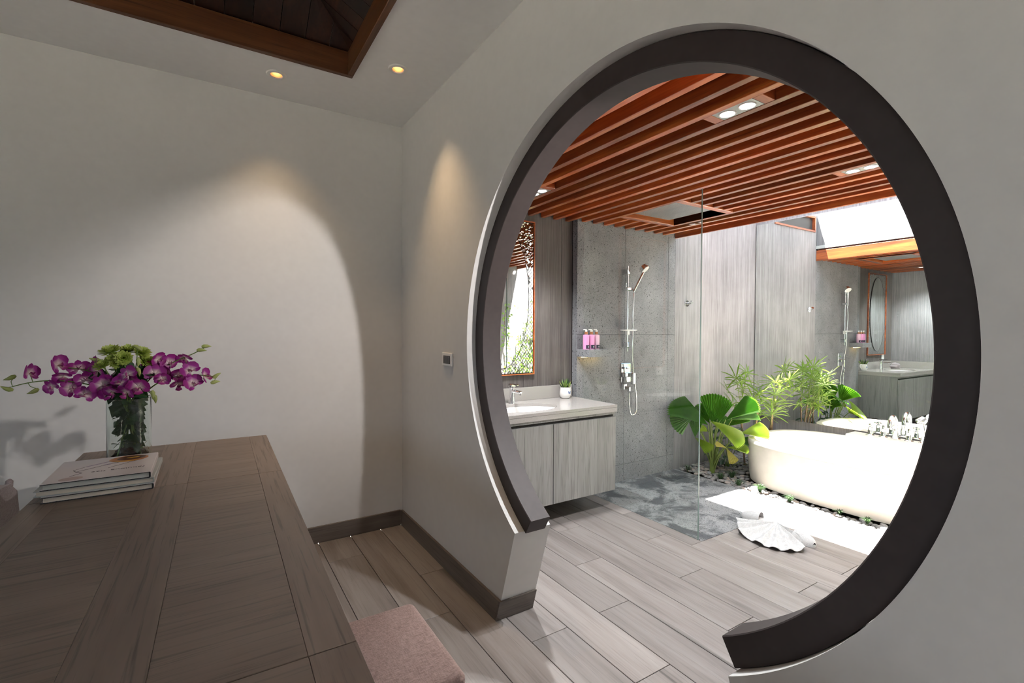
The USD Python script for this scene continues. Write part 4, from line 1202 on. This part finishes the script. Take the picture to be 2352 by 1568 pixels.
# ------------------------------------------------------------------ towel and slippers on the bathroom floor
arc = np.array([(3.05, 1.925), (2.95, 1.855), (2.885, 1.80), (2.86, 1.72), (2.853, 1.64), (2.885, 1.545), (2.99, 1.465), (3.085, 1.515), (3.14, 1.60)])
apex = np.array([3.185, 1.73])
sp = spline(np.c_[arc, np.zeros(len(arc))], 10)[:, :2]
d = np.r_[0, np.cumsum(np.linalg.norm(np.diff(sp, axis=0), axis=1))]
NU, NV = len(sp), 26
V = []
for i in range(NU):
    for j in range(NV):
        q = j / (NV - 1)
        wv_ = 0.5 + 0.5 * math.sin(d[i] * 58 + 1.6 * math.sin(d[i] * 13) + 1.4 * q)
        xy = apex + (sp[i] - apex) * (0.04 + 0.96 * q) * (1 + 0.07 * (wv_ - 0.5) * q)
        z = 0.005 + 0.046 * wv_ ** 1.3 * (q ** 0.7) * (0.75 + 0.25 * math.sin(d[i] * 9 + .4)) + 0.045 * (1 - q) ** 2
        z += 0.012 * meshkit.noise(np.array([xy[0] * 30, xy[1] * 30, 0.0]), 3) * (1 - abs(2 * q - 1)) + 0.009 * meshkit.noise(np.array([xy[0] * 80, xy[1] * 90, 5.0]), 4)
        V.append((xy[0], xy[1], z))
V = np.array(V)
Fc = []
for i in range(NU - 1):
    for j in range(NV - 1):
        a, b2 = i * NV + j, (i + 1) * NV + j
        Fc += [(a, b2, b2 + 1), (a, b2 + 1, a + 1)]
tw = trimesh.Trimesh(V, np.array(Fc), process=False)
if tw.face_normals[:, 2].mean() < 0:
    tw.invert()
bt = tw.copy(); bt.vertices = np.array(bt.vertices) - [0, 0, 0.0045]; bt.invert()
ring_i = [i * NV for i in range(NU)] + [(NU - 1) * NV + j for j in range(1, NV)] + [i * NV + NV - 1 for i in range(NU - 2, -1, -1)] + [j for j in range(NV - 2, 0, -1)]
n0 = len(V)
sides = []
for a, b2 in zip(ring_i, ring_i[1:] + ring_i[:1]):
    sides += [(a, b2, b2 + n0), (a, b2 + n0, a + n0)]
tw = trimesh.Trimesh(np.vstack([V, V - [0, 0, 0.0045]]), np.vstack([tw.faces, np.array(bt.faces) + n0, np.array(sides)]), process=False)
t = thing('bath_mat', 'crumpled white terry bath mat on the planks by the sun patch', 'bath mat')
obj('cloth', tw, 'towel', t, 60)


def slipper(loc, rz, label):
    t = thing('slipper', label, 'slipper', loc, rz, None)
    out = shapely.affinity.scale(sg.Point(0, 0).buffer(1, 32), 0.13, 0.047)
    out = shapely.union_all([shapely.affinity.scale(sg.Point(0.045, 0).buffer(1, 32), 0.085, 0.05), shapely.affinity.scale(sg.Point(-0.06, 0).buffer(1, 32), 0.07, 0.038), sg.box(-0.06, -0.037, 0.045, 0.037)])
    obj('sole', extrude_z(out, 0.0006, 0.013), 'towel', t)
    obj('insole', extrude_z(out.buffer(-0.006), 0.0132, 0.016), 'slipper_lining', t)
    NU2, NV2 = 18, 14
    V = []
    for i in range(NU2):
        x = 0.0 + 0.128 * i / (NU2 - 1)
        w_ = 0.052 * math.sqrt(max(0.0, 1 - ((x - 0.04) / 0.0905) ** 2)) if x > 0.04 else 0.052
        hgt = 0.052 * math.sqrt(max(0.0, 1 - (x / 0.135) ** 2)) + 0.012
        for j in range(NV2):
            a = PI * j / (NV2 - 1)
            V.append((x, w_ * math.cos(a), 0.004 + (hgt - 0.004) * math.sin(a) ** 0.8))
    V = np.array(V); Fc = []
    for i in range(NU2 - 1):
        for j in range(NV2 - 1):
            a, b2 = i * NV2 + j, (i + 1) * NV2 + j
            Fc += [(a, b2, b2 + 1), (a, b2 + 1, a + 1)]
    obj('upper', trimesh.Trimesh(V, np.array(Fc), process=False), 'towel', t, 60)
    return t


slipper((3.165, 1.585, 0), 252, 'white hotel slipper lying to the right of the crumpled bath mat')
slipper((3.235, 1.865, 0), 100, 'white hotel slipper behind the bath mat, in full sun')

# ------------------------------------------------------------------ room: dining table
tbl = thing('dining_table', 'long grey-brown oak extending dining table with framed leaves', 'table', (0.2469, 2.7669, 0), -0.97)
TZ = 0.78
for y0, y1 in ((-0.7313, 0.0), (-1.9219, -0.7313), (-2.6551, -1.9219)):
    a, b = y0 + 0.0014, y1 - 0.0014
    for x0, x1, lk in ((-0.0792, 0, 'table_oak_along'), (-0.3028, -0.0792, 'table_oak_across'), (-0.4239, -0.3028, 'table_oak_along'), (-0.6381, -0.4239, 'table_oak_across'), (-0.7173, -0.6381, 'table_oak_along')):
        obj('board', rbox(x0 + 0.0002, x1 - 0.0002, a, b, TZ - 0.035, TZ, 0.0008), lk, tbl)
obj('apron', cat(box(-0.6521, -0.0652, -0.0838, -0.0606, TZ - 0.11, TZ - 0.036), box(-0.6521, -0.0652, -2.5992, -2.5759, TZ - 0.11, TZ - 0.036), box(-0.6708, -0.6521, -2.5759, -0.0838, TZ - 0.11, TZ - 0.036), box(-0.0652, -0.0466, -2.5759, -0.0838, TZ - 0.11, TZ - 0.036)), 'table_oak_along', tbl)
for x in (-0.6940, -0.0885):
    for y in (-0.0885, -2.6318):
        obj('leg', rbox(x, x + 0.07, y, y + 0.07, 0.0005, TZ - 0.036, 0.004), 'dark_leg', tbl)

# stool at the table's right side
t = thing('stool', 'square dining stool with dusty rose-brown woven fabric seat', 'stool', (0.355, 1.272, 0))
w, l = 0.197, 0.196
m = sbox(-w, w, -l, l, 0.37, 0.452, 0.022, 20).subdivide().subdivide()
v = np.array(m.vertices); v[:, 2] += np.where(v[:, 2] > 0.43, 0.006 * (1 - (v[:, 0] / w) ** 2) * (1 - (v[:, 1] / l) ** 2), 0) - 0.002; m.vertices = v
obj('seat', m, 'rose_fabric', t, 40)
obj('frame', box(-w + 0.012, w - 0.012, -l + 0.012, l - 0.012, 0.325, 0.3675), 'dark_leg', t)
for x in (-1, 1):
    for y in (-1, 1):
        obj('leg', trimesh.convex.convex_hull(np.array([(x * (w - 0.012 - a), y * (l - 0.012 - b), z) for z, s in ((0.0005, 0.028), (0.3245, 0.042)) for a in (0, s) for b in (0, s)])), 'dark_leg', t)

# chair on the far left, only the corner of its back shows
t = thing('dining_chair', 'mauve fabric dining chair behind the table at the left edge of the photo', 'chair', (-0.86, 2.50, 0))
back = sg.Polygon([(-0.29, 0.40), (-0.245, 0.56), (-0.225, 0.655), (-0.15, 0.70), (0, 0.715), (0.15, 0.70), (0.225, 0.655), (0.245, 0.56), (0.345, 0.40)])
bm = trimesh.creation.extrude_polygon(back.buffer(0.01), 0.06, engine='earcut'); v = np.array(bm.vertices)
bm.vertices = np.c_[0.13 + v[:, 2], v[:, 0], v[:, 1]]
obj('backrest', bm, 'mauve_fabric', t, 30)
for s in (-1, 1):
    obj('corner_tab', tube([(0.165, s * 0.215, 0.62), (0.165, s * 0.228, 0.672), (0.165, s * 0.243, 0.702), (0.165, s * 0.247, 0.708)], [0.022, 0.014, 0.012, 0.005], 14), 'mauve_fabric', t, 40)
obj('seat', sbox(-0.24, 0.12, -0.23, 0.23, 0.36, 0.43, 0.02), 'mauve_fabric', t, 40)
for x in (-0.22, 0.13):
    for y in (-0.21, 0.21):
        obj('leg', rbox(x - 0.018, x + 0.018, y - 0.018, y + 0.018, 0.0005, 0.359, 0.003), 'dark_leg', t)

# ------------------------------------------------------------------ books
def book(x0, x1, y0, y1, z0, z1, label, cover, paper, rz, edge=None):
    cx_, cy_ = (x0 + x1) / 2, (y0 + y1) / 2
    t = thing('book', label, 'book', (cx_, cy_, z0), rz)
    w, l, h = (x1 - x0) / 2, (y1 - y0) / 2, z1 - z0
    b = 0.0024
    obj('cover', cat(rbox(-w, w, -l, l, 0.0001, b, 0.0006), rbox(-w, w, -l, l, h - b, h, 0.0006), rbox(w - b, w + 0.001, -l, l, 0.0008, h - 0.0008, 0.0008)), cover, t)
    if edge:
        obj('board_edge', cat(box(-w, w - 0.001, -l - 0.0006, -l + 0.0006, 0.0003, b + 0.0003), box(-w, w - 0.001, -l - 0.0006, -l + 0.0006, h - b - 0.0003, h - 0.0004), box(w - 0.005, w + 0.0006, -l - 0.0006, -l + 0.0006, b, h - b)), edge, t)
    obj('page_block', box(-w + 0.006, w - b - 0.0005, -l + 0.005, l - 0.005, b + 0.0001, h - b - 0.0001), paper, t)
    return t


book(-0.4490, -0.1658, 2.0290, 2.3337, 0.7800, 0.7991, 'dark-edged hardback book at the bottom of the stack on the table', 'book_white', 'paper', 0.5, 'black')
book(-0.4639, -0.1621, 2.0365, 2.3402, 0.7993, 0.8179, 'tan paged paperback book in the middle of the stack', 'book_grey', 'paper', -0.6)
tb = book(-0.4500, -0.1733, 2.0337, 2.3402, 0.8181, 0.8387, 'white glossy cocktail book with black edges on top of the stack', 'book_white', 'paper_grey', 0.3, 'black')
zt_ = 0.0207


def disc(x, y, rx, ry, rot, z, n=28):
    p = shapely.affinity.rotate(shapely.affinity.scale(sg.Point(0, 0).buffer(1, 12), rx, ry), rot)
    return moved(extrude_z(p, 0, 0.00025), (x, y, z))


def strip(pts, w, z):
    return extrude_z(sg.LineString(pts).buffer(w, 3), z, z + 0.0003)


art = obj('cover_art', cat(disc(0.055, 0.095, 0.058, 0.050, 0, zt_)), 'amber_print', tb)
obj('glass_rim', cat(disc(0.062, 0.103, 0.043, 0.034, 10, zt_ + 0.0003)), 'brown_print', art)
obj('glass_shine', cat(disc(0.066, 0.106, 0.020, 0.008, 12, zt_ + 0.0006), disc(0.05, 0.058, 0.034, 0.006, -4, zt_ + 0.0003)), 'gold_print', art)
obj('glass_stem', cat(strip([(0.03, 0.05), (-0.015, 0.02), (-0.075, -0.03), (-0.055, -0.055), (-0.08, -0.085)], 0.0016, zt_), strip([(0.085, 0.055), (0.03, 0.0), (0.01, -0.022)], 0.0013, zt_), strip([(-0.075, -0.03), (-0.085, -0.005), (-0.06, 0.03)], 0.0012, zt_)), 'ink', tb)
obj('glass_shadow', cat(strip([(0.01, 0.085), (-0.03, 0.055), (-0.055, 0.035)], 0.004, zt_ - 0.0001), disc(0.0, 0.035, 0.012, 0.006, 30, zt_ - 0.0001)), 'mauve_print', tb)
obj('glass_foot', disc(-0.072, -0.118, 0.030, 0.022, 5, zt_), 'pink_print', tb)
tx = meshkit.text_mesh('fabulous  fizz', 0.0125, 0.0003)
tx.apply_scale((1.35, 1.0, 1.0))
w_ = np.ptp(np.array(tx.vertices)[:, 0])
tx.apply_transform(rotm(180, (0, 0, 1)))
tx.apply_translation((0.115, -0.052, zt_))
obj('title', tx, 'ink', tb)

# ------------------------------------------------------------------ vase and flowers
VX, VY, VR, VH = -0.2711, 2.4222, 0.0718, 0.272
t = thing('vase', 'tall clear glass cylinder vase behind the books', 'vase', (VX, VY, TZ))
obj('glass', lathe([(0.0005, 0.0004), (VR - 0.003, 0.0004), (VR, 0.003), (VR, VH - 0.001), (VR - 0.0015, VH), (VR - 0.004, VH - 0.001), (VR - 0.004, 0.014), (VR - 0.007, 0.011), (0.0005, 0.011)], 64), 'vase_glass', t, 40)
rc_ = random.Random(8)
t = thing('root_clump', 'dark brown tangle of roots at the bottom of the glass vase', 'roots', (VX, VY, TZ + 0.012))
m = trimesh.creation.icosphere(4, 1.0); v = np.array(m.vertices)
v = v * (0.72 + 0.5 * meshkit.fbm(v * 3.2, 4, 2))[:, None] * np.array([0.058, 0.058, 0.045]); v[:, 2] = np.maximum(v[:, 2], -0.02) + 0.0205; m.vertices = v
obj('clump', m, 'root_brown', t)
for k in range(26):
    a = rc_.uniform(0, 2 * PI)
    p = [np.array([math.cos(a) * 0.02, math.sin(a) * 0.02, rc_.uniform(.01, .05)])]
    for s in range(3):
        q = p[-1] + np.array([math.cos(a + rc_.gauss(0, .7)) * .017, math.sin(a + rc_.gauss(0, .7)) * .017, rc_.uniform(-.012, .016)])
        rr = math.hypot(q[0], q[1])
        if rr > 0.066:
            q[:2] *= 0.066 / rr
        q[2] = max(q[2], 0.002)
        p.append(q)
    obj('root', tube(spline(p, 3), 0.0009, 5), 'stem_brown', t, 40)


def faded(path_prim, fade):
    pv = UsdGeom.PrimvarsAPI(path_prim).CreatePrimvar('fade', Sdf.ValueTypeNames.FloatArray, 'vertex')
    pv.Set(Vt.FloatArray.FromNumpy(np.asarray(fade, np.float32)))


def petal_mesh(L, W, cup=0.25, point=0.6, nu=9, nv=5):
    """petal along +x, facing +z"""
    pk = point
    V, fd_, Fc = [], [], []
    for i in range(nu):
        q = i / (nu - 1)
        w = W * 0.54 * ((0.16 + 0.84 * (q / pk) ** 1.3) if q < pk else math.sqrt(max(0.004, 1 - ((q - pk) / (1.0 - pk)) ** 2)))
        for j in range(nv):
            s = -1 + 2 * j / (nv - 1)
            V.append((L * q, w * s, cup * L * (0.4 * q * q) - 0.12 * W * s * s * (1 - q) + 0.006 * math.sin(5 * q + 2 * s) * L * 8 * 0.12))
            fd_.append(q * (0.82 + 0.18 * abs(s) * 0) )
    for i in range(nu - 1):
        for j in range(nv - 1):
            a, b = i * nv + j, (i + 1) * nv + j
            Fc += [(a, b, b + 1), (a, b + 1, a + 1)]
    return np.array(V), np.array(fd_), np.array(Fc)


def build_petals(specs):
    Vs, fs, Fs, n = [], [], [], 0
    for ang, L, W, cup, tilt, pt in specs:
        V, f, F_ = petal_mesh(L, W, cup, pt)
        r = rotm(math.degrees(ang), (0, 0, 1)) @ rotm(-tilt, (0, 1, 0))
        V = V @ r[:3, :3].T
        Vs.append(V); fs.append(f); Fs.append(F_ + n); n += len(V)
    return np.vstack(Vs), np.concatenate(fs), np.vstack(Fs)


def frame_to(n, roll=0.0):
    n = np.array(n, float); n /= np.linalg.norm(n)
    u = np.array([0, 0, 1.0]) - n * n[2]
    u = u / np.linalg.norm(u) if np.linalg.norm(u) > 1e-3 else np.array([0, 1.0, 0])
    r = np.cross(u, n)
    m = np.eye(4); m[:3, 0], m[:3, 1], m[:3, 2] = r, u, n
    return m @ rotm(roll, (0, 0, 1))


def orchid_flower(parent, loc, normal, size, roll, rg):
    sep = [(PI / 2, .035, .020, .15, 12, .5), (PI * 7 / 6, .033, .018, .1, 5, .5), (-PI / 6, .033, .018, .1, 5, .5)]
    pet = [(0.42, .036, .037, .2, 14, .55), (PI - 0.42, .036, .037, .2, 14, .55)]
    j = rg.uniform(-8, 8)
    V, f, F_ = build_petals([(a, L, W, c_, ti + j, p) for a, L, W, c_, ti, p in sep + pet])
    m = frame_to(normal, roll)
    V = V * size @ m[:3, :3].T + np.array(loc)
    fl_ = obj('flower', trimesh.Trimesh(V, F_, process=False), 'orchid_petal', parent, True)
    faded(fl_, f)
    V, f, F_ = build_petals([(-PI / 2, .026, .024, .9, 30, .8), (-PI / 2 + .9, .014, .014, .9, 55, .7), (-PI / 2 - .9, .014, .014, .9, 55, .7)])
    V = V * size @ m[:3, :3].T + np.array(loc) + m[:3, 2] * 0.003
    lp = obj('lip', trimesh.Trimesh(V, F_, process=False), 'orchid_lip', fl_, True)
    faded(lp, f)


def bud(parent, loc, direction, L=0.036, r=0.0085):
    d = np.array(direction, float); d /= np.linalg.norm(d); p = np.array(loc, float) - d * L / 2
    side = np.cross(d, [0.2, 1, 0.1]); side /= np.linalg.norm(side)
    obj('bud', tube([p, p + d * L * .25 + side * .002, p + d * L * .6 + side * .003, p + d * L + side * .001], [r * .5, r, r * .75, r * .1], 12), 'bud_green', parent, 40)


def orchid_spray(label, flowers, buds, stem, seed, bud_dir, face=(-0.05, -0.95, 0.1)):
    rg = random.Random(seed)
    t = thing('orchid_spray', label, 'orchid', stem[0])
    o = np.array(stem[0])
    sp_ = spline(np.array(stem) - o, 8)
    obj('stem', tube(sp_, np.linspace(0.0036, 0.0017, len(sp_)), 8), 'stem_green', t, 40)
    for k, p in enumerate(flowers):
        p = np.array(p) - o
        q = sp_[np.argmin(np.linalg.norm(sp_ - p, axis=1))]
        n = np.array(face) + np.array([rg.gauss(0, .75), rg.gauss(0, .35), rg.gauss(0, .6)])
        n[1] = min(n[1], -0.2)
        orchid_flower(t, p, n, rg.uniform(0.92, 1.22), rg.uniform(-60, 60), rg)
        if np.linalg.norm(p - q) > 0.006:
            obj('flower_stalk', tube(spline([q, (p + q) / 2 + [0, 0.006, -0.002], p - np.array([0, -0.003, 0])], 4), 0.0013, 6), 'petiole', t, 40)
    for k, p in enumerate(buds):
        p = np.array(p) - o
        q = sp_[np.argmin(np.linalg.norm(sp_ - p, axis=1))]
        dd = np.array(bud_dir) + np.array([rg.gauss(0, .2), 0, rg.gauss(0, .35)])
        bud(t, p, dd)
        obj('flower_stalk', tube([q, (p + q) / 2 + [0, 0.002, 0.002], p - dd / np.linalg.norm(dd) * .016], 0.0012, 6), 'stem_green', t, 40)


fl_A = [(-0.5534, 2.4073, 1.1629), (-0.4947, 2.4250, 1.1070), (-0.4630, 2.4147, 1.1480), (-0.4453, 2.4277, 1.1005), (-0.4025, 2.4296, 1.1275), (-0.3978, 2.3979, 1.0753), (-0.3466, 2.3951, 1.1107), (-0.3233, 2.3849, 1.0800)]
orchid_spray('magenta orchid spray reaching furthest left from the vase, with green buds at its tip', fl_A, [(-0.6074, 2.4175, 1.1489), (-0.6139, 2.4175, 1.1117), (-0.5506, 2.4315, 1.0949)],
             [(-0.2441, 2.4501, 0.8359), (-0.2655, 2.4315, 0.9477), (-0.2981, 2.4222, 1.0502), (-0.3913, 2.4222, 1.1107), (-0.5124, 2.4222, 1.1322), (-0.6009, 2.4222, 1.1154)], 1, (-1, 0, 0.1))
orchid_spray('magenta orchid spray arching over the left one, just left of the green blooms', [(-0.4788, 2.4203, 1.1899), (-0.4220, 2.4408, 1.1713), (-0.3652, 2.4212, 1.1620), (-0.3689, 2.4296, 1.1918), (-0.3242, 2.4026, 1.1191), (-0.3130, 2.4296, 1.1163)], [(-0.3726, 2.4222, 1.2086)],
             [(-0.2329, 2.4222, 0.8359), (-0.2608, 2.4222, 0.9570), (-0.2888, 2.4315, 1.0688), (-0.3726, 2.4315, 1.1527), (-0.4658, 2.4268, 1.1787)], 2, (-1, 0, 0.6))
orchid_spray('magenta orchid spray rising to the right, its buds the highest on that side', [(-0.2022, 2.4427, 1.1713), (-0.1761, 2.4231, 1.2020), (-0.1388, 2.4352, 1.1871), (-0.0848, 2.4315, 1.2039), (-0.0652, 2.3979, 1.1527), (-0.1416, 2.4361, 1.1424), (-0.1863, 2.4035, 1.1433)], [(-0.0084, 2.4240, 1.2505), (-0.0261, 2.4184, 1.2346)],
             [(-0.2981, 2.4128, 0.8359), (-0.2702, 2.4268, 0.9570), (-0.2329, 2.4361, 1.0781), (-0.1584, 2.4361, 1.1666), (-0.0838, 2.4287, 1.2086), (-0.0186, 2.4222, 1.2440)], 3, (1, 0, 0.15))
orchid_spray('magenta orchid spray reaching level to the right of the vase', [(-0.1602, 2.3961, 1.1228), (-0.1099, 2.4427, 1.0958), (-0.0568, 2.4203, 1.0968), (-0.0186, 2.4343, 1.1238), (-0.1090, 2.4268, 1.1350)], [(0.0289, 2.4259, 1.1247), (0.0224, 2.4296, 1.0958)],
             [(-0.3074, 2.4408, 0.8359), (-0.2795, 2.4361, 0.9477), (-0.2329, 2.4315, 1.0502), (-0.1584, 2.4268, 1.1154), (-0.0745, 2.4268, 1.1322), (0.0233, 2.4268, 1.1210)], 4, (1, 0, -0.1))
orchid_spray('magenta orchid spray hanging over the front rim of the vase', [(-0.2646, 2.3514, 1.1461), (-0.2543, 2.3616, 1.1163), (-0.2683, 2.3365, 1.0837), (-0.3139, 2.3569, 1.0856), (-0.2888, 2.3476, 1.1154), (-0.2329, 2.3476, 1.1014)], [(-0.2366, 2.3830, 1.2486), (-0.2366, 2.3681, 1.1946), (-0.2357, 2.3691, 1.1564), (-0.1910, 2.3523, 1.0651), (-0.1845, 2.3569, 1.0483)],
             [(-0.2515, 2.4408, 0.8359), (-0.2702, 2.4222, 0.9663), (-0.2608, 2.3989, 1.0781), (-0.2469, 2.3802, 1.1527), (-0.2385, 2.3774, 1.2318)], 5, (0.1, 0, -1))


def mum(label, c0, normal, r, seed, foot):
    rg = random.Random(seed)
    c0 = np.array(c0, float); foot = np.array(foot, float)
    t = thing('chrysanthemum', label, 'chrysanthemum', foot)
    n = np.array(normal, float); n /= np.linalg.norm(n)
    specs = []
    for ring_, (cnt, L, tilt) in enumerate(((20, 1.0, 4), (20, .95, 18), (17, .82, 34), (14, .64, 50), (9, .45, 66))):
        for k in range(cnt):
            specs.append((2 * PI * (k + .5 * (ring_ % 2)) / cnt + rg.uniform(-.08, .08), r * L * rg.uniform(.9, 1.1), r * .26, .35, tilt + rg.uniform(-6, 6), .6))
    V, f, F_ = build_petals(specs)
    m = frame_to(n)
    V = V @ m[:3, :3].T + c0 - foot
    b = obj('bloom', trimesh.Trimesh(V, F_, process=False), 'mum_petal', t, True)
    faded(b, f)
    obj('calyx', tube([c0 - foot - n * .012, c0 - foot - n * .004, c0 - foot + n * .002], [.003, .009, .006], 12), 'stem_green', b, 40)
    mid = np.array([VX + (c0[0] - VX) * .25, VY + (c0[1] - VY) * .3, TZ + .26])
    st = spline([foot * 0, mid - foot, c0 - foot - n * .012], 8)
    obj('stem', tube(st, .0026, 8), 'stem_green', t, 40)
    for k in range(18):
        z = rg.uniform(TZ + .09, TZ + .39)
        i = int(np.argmin(abs(st[:, 2] + foot[2] - z)))
        a = rg.uniform(0, 2 * PI)
        d = np.array([math.cos(a), math.sin(a), rg.uniform(-1.2, 1.5)]); d /= np.linalg.norm(d)
        L = rg.uniform(.05, .075)
        if z < TZ + .27:
            pos = st[i] + foot
            for _ in range(6):
                e = pos + d * L
                if math.hypot(e[0] - VX, e[1] - VY) > VR - .008:
                    L *= .7
        s = np.cross(d, [rg.gauss(0, 1), rg.gauss(0, 1), rg.gauss(0, 1)]); s /= np.linalg.norm(s)
        V, Fc = [], []
        for q, w in ((0, .1), (.2, .5), (.35, .95), (.5, .7), (.65, 1.0), (.8, .6), (1, .08)):
            cc = st[i] + d * L * q - np.array([0, 0, L * .25 * q * q])
            V += [cc - s * L * .36 * w, cc + np.array([0, 0, -.002]), cc + s * L * .36 * w]
        for a_ in range(6):
            for j in range(2):
                x_, y_ = 3 * a_ + j, 3 * a_ + j + 1
                Fc += [(x_, y_, y_ + 3), (x_, y_ + 3, x_ + 3)]
        obj('leaf', trimesh.Trimesh(np.array(V), np.array(Fc), process=False), 'dark_leaf', t)


mums = [((-0.3251, 2.4194, 1.2346), (-.2, -.45, 1.0), 0.0391, 'green chrysanthemum highest on the left, seen from its side'),
        ((-0.3158, 2.4082, 1.2086), (-.3, -.8, .5), 0.0261, 'small green chrysanthemum just under the highest left one'),
        ((-0.2813, 2.3896, 1.2113), (0, -1, .25), 0.0326, 'green chrysanthemum facing the camera in the middle of the bunch'),
        ((-0.2282, 2.4222, 1.2290), (.25, -.6, .8), 0.0326, 'green chrysanthemum at the upper right of the bunch'),
        ((-0.2730, 2.4361, 1.2384), (0, -.4, 1.0), 0.0345, 'green chrysanthemum at the top centre of the bunch'),
        ((-0.3466, 2.3989, 1.1834), (-.4, -.5, .8), 0.0307, 'green chrysanthemum lowest on the left among the orchids'),
        ((-0.2171, 2.4250, 1.1955), (.5, -.7, .5), 0.0317, 'green chrysanthemum lowest on the right of the bunch'),
        ((-0.3028, 2.3989, 1.1918), (-.1, -.9, .4), 0.0261, 'small green chrysanthemum below the one facing the camera')]
for k, (c0, n, r, lab) in enumerate(mums):
    a = 2 * PI * k / 8
    mum(lab, c0, n, r, 40 + k, (VX - 0.055 * (c0[0] - VX) / .09 + .012 * math.cos(a), VY + .05 * math.sin(a), TZ + .05))

# ------------------------------------------------------------------ light switch
t = thing('light_switch', 'white wall switch plate with three dark rockers beside the moon gate', 'light switch', (XG, 2.396, 1.166))
obj('plate', rbox(-0.010, -0.0003, -0.064, 0.064, -0.036, 0.036, 0.003), 'white_plastic', t)
for k in range(3):
    rk = obj('rocker', rbox(-0.0145, -0.0102, -0.042 + 0.0265 * k, -0.0165 + 0.0265 * k, -0.024, 0.02, 0.001), 'dark_plastic', t)
    obj('indicator', box(-0.0150, -0.0146, -0.0305 + 0.0265 * k, -0.0275 + 0.0265 * k, 0.012, 0.0145), 'alu', rk)
